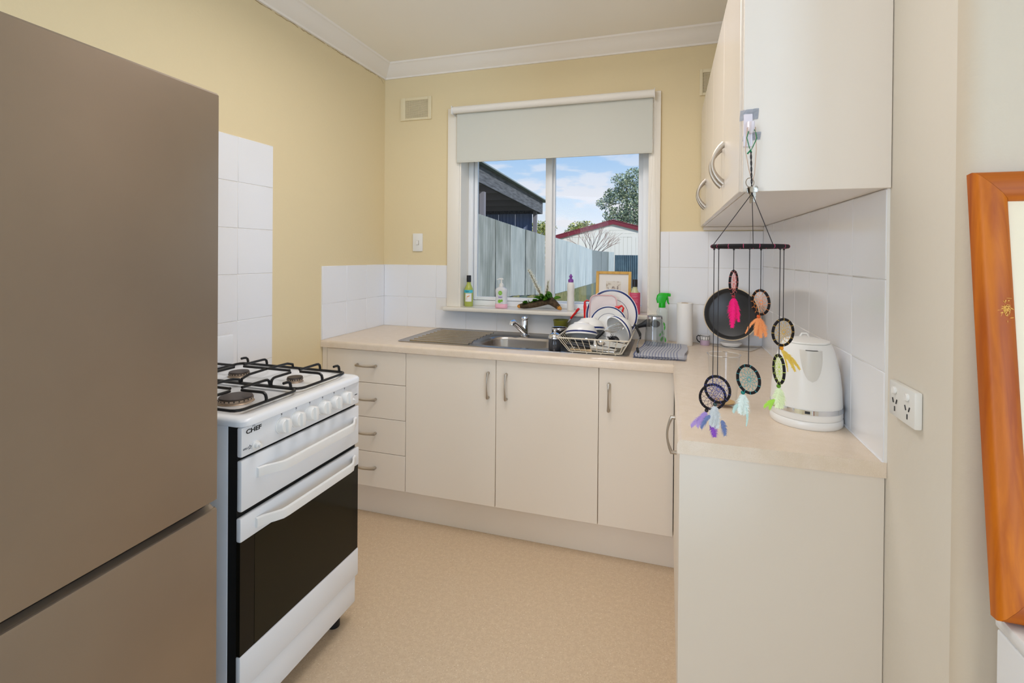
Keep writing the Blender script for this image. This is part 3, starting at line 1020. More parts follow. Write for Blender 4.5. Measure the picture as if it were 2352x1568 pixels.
# trivets
tx0, tx1 = 0.098, 0.590
for j, (ya, yb) in enumerate(((-1.4375, -1.196), (-1.682, -1.4445))):
    mb = MB()
    lp_ = rr(tx0, tx1, ya, yb, 0.025, 0.9115, 3)
    mb.tube(lp_, 0.0046, 8, closed=True)
    tv = part('trivet', mb, 'black', t, inv=t)
    H = 0.937
    def finger(p, q, lift=True):
        mb = MB()
        p, q = Vector(p), Vector(q)
        d = (q-p).normalized()
        z0 = 0.9115
        pts = [(p.x, p.y, z0), (p.x, p.y, z0+0.010), (p.x+d.x*0.003, p.y+d.y*0.003, H-0.006), (p.x+d.x*0.010, p.y+d.y*0.010, H-0.001), (p.x+d.x*0.02, p.y+d.y*0.02, H), (q.x, q.y, H)]
        mb.tube(pts, 0.0046, 8)
        part('finger', mb, 'black', tv, inv=t)
    by = BY[j]
    for i in range(2):
        bx = BX[i]; g = 0.022
        finger((bx, ya, 0), (bx, by-g, 0)); finger((bx, yb, 0), (bx, by+g, 0))
    finger((tx0, by, 0), (BX[0]-0.022, by, 0)); finger((tx1, by, 0), (BX[1]+0.022, by, 0))
    mb = MB(); mb.tube([(BX[0]+0.022, by, H), (BX[1]-0.022, by, H)], 0.0046, 8); mb.tube([((BX[0]+BX[1])/2, ya, 0.9115), ((BX[0]+BX[1])/2, ya+0.002, H-0.012), ((BX[0]+BX[1])/2, ya+0.03, H-0.004), ((BX[0]+BX[1])/2, by, H-0.002), ((BX[0]+BX[1])/2, yb-0.03, H-0.004), ((BX[0]+BX[1])/2, yb-0.002, H-0.012), ((BX[0]+BX[1])/2, yb, 0.9115)], 0.0046, 8)
    part('cross_bar', mb, 'black', tv, inv=t)
    for xx in ((tx0+BX[0])/2-0.03, 0.56):
        finger((xx, yb, 0), (xx, yb-0.032, 0))

# ================================================================== FRIDGE
t = thing('fridge', 'tall grey-brown steel fridge freezer standing left in the foreground', 'fridge', (0.745, -1.882, 0), R(2.75))
mb = MB(); mb.box((-0.70, -0.598, 0.03), (-0.066, -0.003, 1.712), 0.004); part('body', mb, 'fridgeside', t)
def door_prof(pts, name):
    mb = MB()
    l0 = [(x, 0.0, z) for x, z in pts]
    def inset(y, d):
        cx = sum(p[0] for p in pts)/len(pts)
        return [(x if x < -0.05 else x-d, y, z) for x, z in pts]
    mb.loops([inset(0, 0.004), inset(-0.0015, 0.001), inset(-0.004, 0), inset(-0.596, 0), inset(-0.5985, 0.001), inset(-0.6, 0.004)])
    return part(name, mb, 'fridge', t, smooth=25)
door_prof([(-0.062, 0.794), (-0.030, 0.794), (-0.012, 0.790), (-0.004, 0.7865), (0, 0.788), (0, 1.712), (-0.004, 1.7165), (-0.062, 1.7165)], 'fridge_door')
door_prof([(-0.062, 0.05), (0, 0.05), (0, 0.762), (-0.002, 0.7665), (-0.006, 0.768), (-0.009, 0.7665), (-0.020, 0.774), (-0.062, 0.776)], 'freezer_door')
mb = MB(); mb.box((-0.064, -0.592, 0.7765), (-0.030, -0.008, 0.7935)); part('handle_recess', mb, 'blackgap', t)
for (x, y) in ((-0.1, -0.05), (-0.1, -0.55), (-0.65, -0.05), (-0.65, -0.55)):
    mb = MB(); mb.lathe([(0, 0.0005), (0.02, 0.0005), (0.02, 0.03), (0, 0.03)], 12, T(x, y, 0)); part('foot', mb, 'blackplastic', t)
# ================================================================== WINDOW SILL
SZ = 1.0375
def wine(label, x, y, glass, liq, kind):
    t = thing('wine_bottle', label, 'bottle', (x, y, SZ), group='small wine bottles on the sill')
    k = 1.0
    mb = MB(); mb.lathe([(0, 0.0), (0.024, 0.0), (0.027, 0.004), (0.027, 0.098), (0.0255, 0.108), (0.019, 0.122), (0.0135, 0.134), (0.0118, 0.142), (0.0115, 0.186), (0, 0.186)], 28); part('glass_body', mb, glass, t)
    mb = MB(); mb.lathe([(0.0116, 0.148), (0.0136, 0.148), (0.0138, 0.186), (0.013, 0.1885), (0, 0.1885)], 24); part('screw_cap', mb, 'blackplastic', t, label='black screw cap')
    def lab(z0, z1, a0, a1, mt, nm):
        mb = MB()
        mb.grid(lambda u, v: (0.0276*math.cos(R(a0+(a1-a0)*u)), 0.0276*math.sin(R(a0+(a1-a0)*u)), z0+(z1-z0)*v), 16, 1)
        return part(nm, mb, mt, t)
    if kind == 'blue':
        lab(0.083, 0.108 if False else 0.1005, 185, 350, M_lb, 'neck_label')
        p = lab(0.030, 0.080, 245, 330, M['paper'], 'front_label')
        mb = MB()
        for q, (a0, a1, z) in enumerate(((240, 300, 0.0935), (248, 292, 0.0885))):
            mb.grid(lambda u, v: (0.0279*math.cos(R(a0+(a1-a0)*u)), 0.0279*math.sin(R(a0+(a1-a0)*u)), z+0.0025*v), 8, 1)
        part('print', mb, M_ld, t)
        mb = MB()
        mb.grid(lambda u, v: (0.028*math.cos(R(268+34*u)), 0.028*math.sin(R(268+34*u)), 0.056+0.006*v+0.006*u), 8, 1); mb.grid(lambda u, v: (0.028*math.cos(R(266+4*u)), 0.028*math.sin(R(266+4*u)), 0.042+0.014*v), 1, 1)
        part('print', mb, M_lo, t)
    else:
        mb = MB(); mb.lathe([(0.0274, 0.002), (0.0286, 0.002), (0.0286, 0.115), (0.0262, 0.1165), (0.0262, 0.1145)], 28); part('sleeve_label', mb, M_lp, t)
        mb = MB()
        for z, a0, a1 in ((0.108, 232, 300), (0.098, 240, 305), (0.092, 240, 290), (0.078, 235, 310), (0.071, 240, 300), (0.066, 238, 308), (0.05, 245, 300), (0.044, 240, 305), (0.038, 246, 296), (0.024, 240, 300)):
            mb.grid(lambda u, v: (0.0289*math.cos(R(a0+(a1-a0)*u)), 0.0289*math.sin(R(a0+(a1-a0)*u)), z+0.0016*v), 8, 1)
        part('print', mb, M_lq, t, kind='stuff')
    return t
M_gg = mat('green_wine', (212, 222, 110), 0.08, trans=0.35, ior=1.35)
M_gy = mat('pale_wine', (238, 238, 186), 0.08, trans=0.3, ior=1.35)
M_lb = mat('label_turquoise', (82, 196, 214), 0.5)
M_ld = mat('label_ink_teal', (22, 120, 140), 0.5)
M_lo = mat('label_ink_orange', (226, 158, 84), 0.5)
M_lp = mat('label_pink', (228, 84, 122), 0.5)
M_lq = mat('label_ink_pale', (244, 172, 190), 0.5)
wine('small wine bottle of yellow-green wine with turquoise band, left end of the sill', 0.5665, 0.045, M_gg, None, 'blue')
wine('small wine bottle in a bright pink label sleeve, right end of the sill', 1.560, 0.0, M_gy, None, 'pink')

t = thing('soap_dispenser', 'clear pump soap bottle with a little pink soap on the sill', 'soap dispenser', (0.7875, 0.016, SZ))
M_sp = mat('soap_bottle_plastic', (240, 240, 242), 0.2, alpha=0.72)
M_pk = mat('pink_soap', (246, 190, 208), 0.15)
mb = MB()
def oval(rx, ry, z, n=24):
    return [(rx*math.copysign(abs(math.cos(2*math.pi*k/n))**0.75, math.cos(2*math.pi*k/n)), ry*math.copysign(abs(math.sin(2*math.pi*k/n))**0.75, math.sin(2*math.pi*k/n)), z) for k in range(n)]
mb.loops([oval(.036, .022, 0.026), oval(.0355, .022, .05), oval(.034, .021, .07), oval(.0365, .0225, .092), oval(.0375, .0225, .105), oval(.033, .021, .116), oval(.020, .016, .1225), oval(.0125, .0125, .126)])
b_ = part('bottle', mb, M_sp, t)
mb = MB(); mb.loops([oval(.035, .021, 0), oval(.0375, .023, .004), oval(.0375, .023, 0.0255)]); part('soap', mb, M_pk, t, label='pink soap at the bottom of the bottle')
mb = MB(); mb.lathe([(0, .1265), (.0135, .1265), (.0135, .141), (.010, .143), (.010, .147), (.0045, .149), (.0045, .170), (0, .170)], 20); pu = part('pump', mb, 'whiteplastic', t)
mb = MB(); mb.loops([rr(-.019, .012, -.0065, .0065, .006, .1695, 3), rr(-.020, .012, -.007, .007, .006, .173, 3), rr(-.012, .009, -.005, .005, .004, .1775, 3)]); mb.tube([(-.014, 0, .1715), (-.022, -.002, .1705), (-.026, -.003, .167)], .003, 8); part('pump_head', mb, 'whiteplastic', pu)
M_g1 = mat('label_green', (140, 200, 62), 0.4); M_vi = mat('label_violet', (150, 132, 200), 0.4)
mb = MB(); mb.lathe([(0, 0), (.0125, 0), (.0125, .0006), (0, .0006)], 24, frame((0, -.0232, .091), (0, -1, 0))); part('badge', mb, M_g1, t, label='green round badge on the bottle')
FT = lambda x, y, z: Matrix(((1, 0, 0, x), (0, 0, -1, y), (0, 1, 0, z), (0, 0, 0, 1)))
text_mesh('badge_print', 'Dettol', 0.0062, 'paper', t, FT(0, -.0242, .091))
mb = MB(); mb.box((-.014, -.0236, .067), (.014, -.0226, .0695)); mb.box((-.010, -.0236, .0625), (.010, -.0226, .0645)); part('print', mb, M_vi, t)
mb = MB(); mb.lathe([(0, 0), (.010, 0), (.010, .0006), (0, .0006)], 20, frame((-.004, -.0236, .042), (0, -1, 0))); mb.lathe([(0, 0), (.007, 0), (.007, .0006), (0, .0006)], 20, frame((.010, -.0236, .046), (0, -1, 0))); part('fruit_print', mb, M_g1, t)

# driftwood with a succulent
t = thing('driftwood_planter', 'crooked branch of driftwood planted with glossy succulents and a spiky flower stem', 'plant', (1.02, 0.03, SZ))
M_bk = mat('bark', (92, 74, 52), 0.9, noise=(60, (60, 48, 34), 0.35, 0.65), bump=(70, 0.9))
M_cut = mat('fresh_cut_wood', (206, 142, 58), 0.8)
M_lf = mat('glossy_leaf', (104, 164, 44), 0.25, noise=(30, (62, 120, 30), 0.4, 0.6))
M_fs = mat('flower_stem', (122, 112, 84), 0.8); M_fl = mat('flower_bristle', (236, 236, 222), 0.8)
mb = MB(); mb.tube([(-.128, 0, .014), (-.10, .002, .017), (-.06, -.002, .022), (-.02, 0, .031), (.02, 0, .044), (.045, 0, .052), (.070, -.004, .050), (.090, -.008, .036), (.112, -.012, .019), (.126, -.014, .009)], [.011, .017, .0185, .020, .0215, .023, .024, .020, .015, .009], 12); part('branch', mb, M_bk, t)
mb = MB(); mb.tube([(.108, -.0125, .022), (.120, -.014, .013), (.131, -.016, .0055)], [.0145, .0125, .005], 9); part('broken_end', mb, M_cut, t, label='orange broken end of the branch')
mb = MB(); mb.tube([(-.118, 0, .0145), (-.130, 0, .013), (-.136, 0, .012)], [.0133, .011, .006], 9); part('broken_end', mb, M_cut, t)
random.seed(11)
def leaf(mb, c, d, ln, w, cup=0.25):
    d = Vector(d).normalized(); X = frame(c, d.cross(Vector((0.2, -0.5, 1))).cross(d), d)
    zz = X.to_3x3() @ Vector((0, 0, 1))
    def fn(u, v):
        s = (u-.5)*2
        ww = w*math.sin(math.pi*min(1, .12+.88*v))**0.7
        q = Vector(c)+d*ln*v+(d.cross(zz))*s*ww*.5+zz*(cup*ln*(v*v)*-0.5+abs(s)*ww*.25)
        return tuple(q)
    mb.grid(fn, 4, 5, thick=0.0012)
spots = [(-.10, .028), (-.085, .033), (-.066, .036), (-.045, .040), (-.026, .046), (-.008, .053), (.010, .060), (.028, .066), (.045, .070), (.062, .070), (.078, .062)]
for i, (x, z) in enumerate(spots):
    big = 1.0 if x < 0 else 1.45
    for k in range(3 if x > -.03 else 2):
        mb = MB()
        leaf(mb, (x+random.uniform(-.006, .006), random.uniform(-.012, .004), z-.004), (random.uniform(-1, 1), random.uniform(-.9, .1), random.uniform(-.1, .9)), .031*big*random.uniform(.8, 1.2), .024*big)
        part('leaf', mb, M_lf, t)
def spike(p0, p1, n, ln, nm):
    p0, p1 = Vector(p0), Vector(p1); d = (p1-p0).normalized()
    mb = MB(); mb.tube([p0, p0.lerp(p1, .3)+Vector((.004, 0, 0)), p0.lerp(p1, .65)+Vector((.003, 0, 0)), p1], [.0022, .0052, .0048, .002], 8); s = part(nm, mb, M_fs, t)
    mb = MB()
    for k in range(n):
        u = random.uniform(.16, 1.0); c = p0.lerp(p1, u)+Vector((.003, 0, 0))
        e = Vector((random.gauss(0, 1), random.gauss(0, 1), random.gauss(.35, .5))).normalized()
        l_ = ln*random.uniform(.5, 1)*(1.15-u*.45)
        mb.tube([c, c+e*l_*.6+Vector((0, 0, l_*.12)), c+e*l_+Vector((0, 0, l_*.35))], [.0013, .0011, .0008], 3)
    part('bristles', mb, M_fl, s, kind='stuff')
spike((.016, 0, .055), (-.072, .0, .228), 260, .024, 'flower_spike')
spike((.030, .004, .060), (.048, .0, .165), 150, .020, 'flower_spike')

t = thing('squeeze_bottle', 'slim white squeeze bottle with purple push-pull cap on the sill', 'bottle', (1.1985, 0.045, SZ))
M_pu = mat('purple_cap', (140, 78, 170), 0.3)
mb = MB(); mb.lathe([(0, 0), (.018, 0), (.0205, .004), (.021, .06), (.0195, .085), (.0200, .10), (.0215, .125), (.021, .148), (.017, .158), (.0145, .162), (0, .162)], 26, sy=.85); part('body', mb, 'whiteplastic', t)
mb = MB(); mb.lathe([(0, .1625), (.0155, .1625), (.0155, .176), (.012, .179), (.0072, .182), (.0072, .190), (.0105, .192), (.0105, .197), (.0065, .200), (.0045, .208), (0, .208)], 22); part('push_pull_cap', mb, M_pu, t, label='purple push-pull cap')

t = thing('photo_frame', 'small picture in a light yellow wooden frame leaning against the window', 'picture frame', (1.436, 0.072, SZ))
X = T(0, 0, .0015) @ Matrix.Rotation(R(-8), 4, 'X')
M_yw = wood_mat('yellow_wood', (226, 180, 92), (206, 156, 66), 0.45, (40, 40, 6))
w2, hh, fw = .0985, .226, .0155
for (p, q) in (((-w2, -.014, 0), (-w2+fw, 0, hh)), ((w2-fw, -.014, 0), (w2, 0, hh)), ((-w2+fw, -.014, hh-fw), (w2-fw, 0, hh)), ((-w2+fw, -.014, 0), (w2-fw, 0, fw))):
    mb = MB(); mb.box(p, q, .0015, 1, X); part('frame_rail', mb, M_yw, t)
mb = MB(); mb.box((-w2+fw, -.006, fw), (w2-fw, -.002, hh-fw), Mx=X); mnt = part('mount', mb, 'paper', t)
M_sk = mat('sketch_paper', (232, 226, 214), .9, noise=(45, (196, 182, 164), .52, .62)); M_sd = mat('sketch_grey', (140, 132, 130), .9, noise=(90, (196, 184, 172), .4, .6))
mb = MB(); mb.box((-.042, -.0068, .085), (.042, -.0058, .170), Mx=X); part('sketch', mb, M_sk, mnt)
mb = MB(); mb.prism([(-.012, .092), (.013, .092), (.010, .118), (.012, .130), (.004, .142), (-.006, .140), (-.011, .126)], 0, .0006, X @ FT(0, -.0069, 0)); mb.prism([(.016, .095), (.030, .1), (.026, .15), (.020, .14)], 0, .0006, X @ FT(0, -.0069, 0)); mb.prism([(-.034, .095), (-.020, .095), (-.024, .125), (-.032, .14)], 0, .0006, X @ FT(0, -.0069, 0)); part('sketch_figure', mb, M_sd, mnt)

# ================================================================== AROUND THE SINK
BZ = 0.9002
t = thing('glass_canister', 'small dark glass canister with domed silver lid beside the bowl', 'jar', (1.217, -0.452, 0.9024))
mb = MB(); mb.lathe([(0, 0), (.0285, 0), (.030, .003), (.030, .052), (.0285, .054), (0, .054)], 28); part('jar_body', mb, 'smoke', t)
mb = MB(); mb.lathe([(.0300, .0545), (.0318, .0545), (.0318, .062), (.027, .071), (.017, .078), (.008, .082), (.006, .087), (.009, .092), (.006, .096), (0, .097)], 28); part('domed_lid', mb, 'silver', t, label='silver domed lid with knob')
t = thing('black_mug', 'black mug with a bright chrome rim behind the glass canister', 'mug', (1.186, -0.200, 0.9024))
mb = MB(); mb.lathe([(0, 0), (.036, 0), (.039, .004), (.040, .05), (.0405, .058), (.0375, .058), (.0365, .008), (0, .006)], 28); part('mug_body', mb, 'blackplastic', t)
mb = MB(); mb.lathe([(.041, .0583), (.0422, .061), (.0420, .068), (.0405, .070), (.0375, .069), (.0372, .0583)], 28); part('rim', mb, 'silver', t, label='chrome rim')
t = thing('green_tumbler', 'olive green plastic tumbler holding the red brush, beside the dish rack', 'tumbler', (1.163, -0.052, 0.9056))
mb = MB(); mb.lathe([(0, 0), (.031, 0), (.033, .003), (.0425, .082), (.0445, .085), (.0445, .088), (.0420, .088), (.0405, .082), (.031, .006), (0, .005)], 30); part('cup_body', mb, 'green', t)
t = thing('dish_brush', 'clear dish brush with red grip standing in the green tumbler', 'brush', (1.163, -0.052, 0.9135))
M_cl = mat('clear_acrylic', (236, 232, 236), .15, alpha=.6)
X = frame((-.010, 0, .006), (.62, -.10, .78))
mb = MB(); mb.box((-.004, -.0025, 0), (.004, .0025, .112), .0015, 2, X); part('handle', mb, M_cl, t)
mb = MB(); mb.box((-.007, -.005, .108), (.007, .005, .168), .003, 2, X); mb.box((-.009, -.006, .160), (.010, .006, .184), .003, 2, X); part('grip', mb, 'red', t, label='red grip')
mb = MB(); mb.box((.008, -.003, .1), (.012, .003, .172), .0015, 2, X); part('back_clip', mb, M_cl, t)

# ------------------------------------------------------------------ dish rack
RK = 0.9065
t = thing('dish_rack', 'cream wire dish rack full of crockery on the right end of the sink', 'dish rack', (1.41, -0.32, RK))
bx0, bx1, by0, by1 = 1.292, 1.534, -0.497, -0.140
tx0_, tx1_, ty0, ty1 = 1.242, 1.572, -0.535, -0.110
zt = 0.975
mb = MB(); mb.tube(rr(tx0_, tx1_, ty0, ty1, .022, zt, 4), .0032, 8, closed=True); part('top_rail', mb, 'wire', t, inv=t)
mb = MB(); mb.tube(rr(bx0, bx1, by0, by1, .015, RK+.0025, 4), .0024, 8, closed=True); part('base_rail', mb, 'wire', t, inv=t)
def rib(p, q):
    mb = MB(); mb.tube([p, q], .0017, 6); part('wire', mb, 'wire', t, inv=t)
for k in range(10):
    u = k/9
    rib((tx0_+.02+(tx1_-tx0_-.04)*u, ty0, zt), (bx0+.01+(bx1-bx0-.02)*u, by0, RK+.001)); rib((tx0_+.02+(tx1_-tx0_-.04)*u, ty1, zt), (bx0+.01+(bx1-bx0-.02)*u, by1, RK+.001))
for k in range(13):
    u = k/12
    ya, yb = ty0+.02+(ty1-ty0-.04)*u, by0+.01+(by1-by0-.02)*u
    rib((tx0_, ya, zt), (bx0, yb, RK+.001)); rib((tx1_, ya, zt), (bx1, yb, RK+.001)); rib((bx0, yb, RK+.0022), (bx1, yb, RK+.0022))
for k in range(4):
    mb = MB(); x = bx0+.02+.065*k; mb.lathe([(0, 0), (.004, 0), (.004, .004), (0, .004)], 8, T(x, by0+.002, .9024)); part('foot', mb, 'wire', t, inv=t)

def plate(label, c, n, r, group=None):
    t = thing('plate', label, 'plate', c, group=group)
    k = r/.135
    X = frame((0, 0, 0), n)
    prof = [(0, 0), (.078*k, 0), (.083*k, .003), (.0845*k, .004), (.108*k, .0095), (.1205*k, .013), (.1275*k, .0155), (r, .0185), (r, .0205), (.130*k, .0205), (.125*k, .0180), (.118*k, .0160), (.105*k, .0130), (.0835*k, .0070), (.080*k, .0045), (.0775*k, .0042), (0, .0042)]
    mis = [0]*8+[0, 0, 1, 0, 0, 1, 0, 0]
    # blue bands: near the rim and a thin ring round the well
    prof2 = [(0, 0), (.078*k, 0), (.108*k, .0085), (r, .0185), (r, .0203), (.1325*k, .0205), (.1235*k, .0170), (.0850*k, .0070), (.0828*k, .0062), (.078*k, .0042), (0, .0042)]
    mb = MB(); mb.lathe(prof2, 56, X, [0, 0, 0, 0, 0, 1, 0, 1, 0, 0]); part('dish', mb, ['china', 'navy'], t)
    return t
plate('large white dinner plate with navy rim band, rearmost in the dish rack', (1.456, -0.170, 1.0455), (-.06, -1, .24), .134, 'navy banded plates')
plate('smaller white side plate with navy rim band, in front of the dinner plate', (1.450, -0.262, 1.0050), (-.05, -1, .26), .094, 'navy banded plates')
def bowl(label, c, n, r, h, group=None):
    t = thing('bowl', label, 'bowl', c, group=group)
    k = r/.078
    prof = [(0, .004), (.032*k, .004), (.034*k, 0), (.038*k, 0), (.040*k, .005), (.060*k, h*.26), (.0725*k, h*.56), (.0757*k, h*.75), (.0772*k, h*.89), (r, h), (r*.985, h+.0012), (.0745*k, h*.80), (.069*k, h*.56), (.056*k, h*.29), (.038*k, .010), (0, .009)]
    mis = [0]*7+[1]+[0]*7
    mb = MB(); mb.lathe(prof, 48, frame((0, 0, 0), n), mis); part('dish', mb, ['china', 'navy'], t)
    return t
# local +z points out of the opening; c is the base
bowl('white bowl with navy stripe upside down at the front left of the rack', (1.330, -0.355, 1.022), (.03, -.30, -.95), .079, .060, 'navy banded bowls')
bowl('white bowl upside down, nested behind the front left bowl in the rack', (1.352, -0.290, 1.038), (.10, -.20, -.95), .079, .062, 'navy banded bowls')
bowl('white bowl standing on edge at the right of the rack, inside showing', (1.540, -0.315, 1.022), (-.62, -.66, -.42), .070, .060, 'navy banded bowls')
t = thing('plastic_tray', 'pale pink see-through plastic tray with red loop handles between the plates', 'tray', (1.415, -0.222, 0.918))
M_ft = mat('pink_clear_plastic', (240, 228, 228), .25, alpha=.45); M_fr = mat('pink_plastic_rim', (226, 186, 188), .3, alpha=.9)
X = frame((0, 0, .125), (-.05, -1, .22))
mb = MB(); mb.loops([rr(-.068, .068, -.095, .108, .030, .0, 6), rr(-.068, .068, -.095, .108, .030, .004, 6)], Mx=X); part('panel', mb, M_ft, t)
mb = MB(); mb.tube(rr(-.068, .068, -.095, .108, .030, .005, 6), .0035, 6, closed=True, Mx=X); part('rim', mb, M_fr, t)
mb = MB(); mb.tube([(.066, .032, .006), (.074, .048, .007), (.095, .058, .007), (.104, .047, .007), (.096, .020, .007), (.088, .0, .007)], [.012, .009, .0045, .0045, .0055, .004], 8, Mx=X); mb.loops([rr(.060, .080, .012, .055, .008, .004, 3), rr(.060, .080, .012, .055, .008, .011, 3)], Mx=X); part('loop_handle', mb, 'red', t, label='red loop handle')
t = thing('kitchen_scissors', 'red handled scissors standing upright at the back left of the rack', 'scissors', (1.325, -0.185, 0.912))
X = frame((0, 0, 0), (.02, .10, 1), (0, -1, 0))
lpp = [(.006, 0, .10), (.012, 0, .14), (.016, 0, .175), (.015, 0, .198), (.004, 0, .207), (-.010, 0, .203), (-.0145, 0, .185), (-.010, 0, .150), (-.006, 0, .10)]
mb = MB(); mb.tube(lpp, [.008, .007, .006, .0045, .004, .0038, .0035, .0038, .006], 8, Mx=X); mb.box((-.008, -.005, .058), (.016, .005, .125), .003, 2, X); mb.loops([rr(-.004, .017, -.005, .005, .003, .11, 3), rr(.002, .019, -.005, .005, .003, .16, 3), rr(.010, .020, -.005, .005, .003, .198, 3)], Mx=X); part('handle', mb, 'red', t)
mb = MB(); mb.prism([(-.006, 0), (.004, 0), (.009, .06), (-.004, .06)], -.001, .001, X @ Matrix.Rotation(R(90), 4, 'X')); part('blade', mb, 'chrome', t)
t = thing('whisk', 'small balloon whisk lying head up with black handle across the front right of the rack', 'whisk', (1.43, -0.44, 0.965))
hA, hB = Vector((-.018, .0, .0)), Vector((.016, .012, .036))
mb = MB(); mb.tube([hA, hA.lerp(hB, .3), hA.lerp(hB, .8), hB], [.0065, .008, .0085, .006], 10); part('handle', mb, 'blackplastic', t)
ax = Vector((.72, .30, .20)).normalized(); c0 = hB
s1 = ax.cross(Vector((0, 0, 1))).normalized(); s2 = ax.cross(s1)
for k in range(6):
    tt = math.pi*k/6; sd = s1*math.cos(tt)+s2*math.sin(tt)
    mb = MB()
    pts = []
    for q in range(17):
        u = math.pi*q/16
        pts.append(c0+ax*(.098*math.sin(u)**.8)+sd*.036*math.cos(u)*(math.sin(u)**.55 if 0 < q < 16 else 0))
    mb.tube(pts, .0009, 5); part('wire_loop', mb, 'chrome', t)
t = thing('scrub_brush', 'round black bristled scrubbing brush lying at the right of the rack', 'brush', (1.495, -0.420, 0.915))
mb = MB(); mb.lathe([(0, 0), (.022, 0), (.027, .006), (.027, .014), (.02, .020), (0, .022)], 24, frame((0, .004, .032), (-.2, -.8, .5))); part('brush_head', mb, 'blackplastic', t)
mb = MB(); random.seed(3)
X = frame((0, .004, .032), (-.2, -.8, .5))
for k in range(120):
    a_ = random.uniform(0, 2*math.pi); r_ = random.uniform(.004, .026)
    p = X @ Vector((r_*math.cos(a_), r_*math.sin(a_), .016)); q = X @ Vector((r_*1.2*math.cos(a_), r_*1.2*math.sin(a_), .038))
    mb.tube([p, q], .0009, 3)
part('bristles', mb, 'smoke', t, kind='stuff')
def knife(label, c, rz, tilt, hl, bl, bw, hm='blackplastic', name='kitchen_knife', cat='knife'):
    t = thing(name, label, cat, c, rz, 'black handled knives')
    X = Matrix.Rotation(tilt, 4, 'Y')
    mb = MB(); mb.tube([(0, 0, 0), (.012, 0, 0), (hl*.5, 0, .001), (hl, 0, 0)], [.007, .0095, .0085, .0075], 10, Mx=X); part('handle', mb, hm, t)
    mb = MB(); mb.prism([(hl, -.5*bw), (hl+bl*.8, -.5*bw), (hl+bl, .3*bw), (hl+bl*.6, .5*bw), (hl, .5*bw)], -.0009, .0009, X @ Matrix.Rotation(R(60), 4, 'X')); part('blade', mb, 'chrome', t)
    return t
knife('black handled kitchen knife lying highest along the front of the rack', (1.300, -0.470, 0.958), R(3), R(4), .105, .155, .026)
knife('black handled knife lying lower, against the front wires of the rack', (1.285, -0.492, 0.940), R(2), R(5), .11, .12, .022)
t = thing('ice_cream_scoop', 'shiny steel scoop with black handle lying across the rack front', 'scoop', (1.312, -0.486, 0.934), R(4))
mb = MB(); mb.tube([(0, 0, 0), (.02, 0, 0), (.06, 0, .001), (.078, 0, .001)], [.006, .009, .0085, .006], 10); part('handle', mb, 'blackplastic', t)
mb = MB(); mb.tube([(.078, 0, .001), (.096, 0, .002), (.108, 0, .004)], [.0045, .004, .0055], 10); mb.lathe([(0, 0), (.012, .003), (.020, .010), (.0235, .020), (.0225, .020), (.019, .011), (.011, .004), (0, .0015)], 24, frame((.122, .006, .001), (.2, .5, .84))); part('scoop_head', mb, 'chrome', t)
def spoon(label, c, rz, ln, kind):
    t = thing('spoon' if kind == 's' else 'fork', label, 'cutlery', c, rz, group='cutlery in the dish rack')
    mb = MB(); mb.tube([(0, 0, 0), (ln*.3, 0, .002), (ln*.62, 0, .0)], [.0048, .0034, .0026], 8, flat=.5, ref=(0, 1, 0)); part('handle', mb, 'chrome', t)
    mb = MB()
    if kind == 's':
        mb.ball((ln*.8, 0, 0), .017, 14, (1.5, .9, .28))
        part('spoon_bowl', mb, 'chrome', t)
    else:
        mb.box((ln*.6, -.009, -.001), (ln*.78, .009, .001), .0008)
        for q in range(4):
            mb.box((ln*.78, -.009+.0053*q, -.0008), (ln, -.0068+.0053*q, .0008))
        part('tines', mb, 'chrome', t)
LBL = 'steel cutlery lying loose in the bottom of the dish rack'
spoon(LBL, (1.315, -0.455, 0.9155), R(6), .18, 's'); spoon(LBL, (1.335, -0.475, 0.9165), R(-4), .17, 'f'); spoon(LBL, (1.305, -0.425, 0.9155), R(12), .19, 'f'); spoon(LBL, (1.345, -0.435, 0.9235), R(2), .17, 's'); spoon(LBL, (1.330, -0.400, 0.9155), R(-8), .18, 's')
t = thing('wooden_spoon', 'pale wooden spatula lying at the bottom front of the rack', 'spatula', (1.300, -0.4885, 0.9165), R(-1))
M_pw = mat('pale_wood', (208, 180, 140), .6)
mb = MB(); mb.tube([(0, 0, 0), (.08, 0, 0), (.10, 0, 0)], [.0045, .005, .0075], 8); part('blade', mb, M_pw, t)
t = thing('serving_ladle', 'black ladle poking sideways out of the rack behind the upturned glass', 'ladle', (1.545, -0.205, 0.985))
mb = MB(); mb.tube([(-.03, .0, -.004), (.006, 0, .004), (.035, 0, .010), (.065, 0, .022), (.090, 0, .033), (.105, 0, .034)], [.005, .006, .0075, .012, .019, .020], 12, flat=.6, ref=(0, 0, 1)); part('handle', mb, 'blackplastic', t)
mb = MB(); mb.ball((.128, 0, .031), .0185, 16, (1.3, .7, 1.0)); part('ladle_bowl', mb, 'blackplastic', t)
t = thing('tongs', 'black and steel tongs leaning from the rack onto the tea towel', 'tongs', (1.600, -0.478, 0.9235))
mb = MB(); mb.tube([(.004, .0, .004), (.0, .035, .030), (.012, .06, .058), (.004, .09, .080), (-.012, .115, .098)], [.0065, .005, .0045, .0075, .0045], 8, flat=.5); part('steel_arm', mb, 'chrome', t)
mb = MB(); mb.tube([(.012, .055, .050), (.010, .075, .066), (-.002, .10, .084), (-.018, .13, .106)], [.006, .011, .010, .006], 10, flat=.6); part('grip', mb, 'blackplastic', t)
mb = MB(); mb.tube([(.006, -.016, .003), (.004, -.002, .006), (.002, .010, .013)], [.0065, .0065, .006], 8); part('tip', mb, 'blackplastic', t)

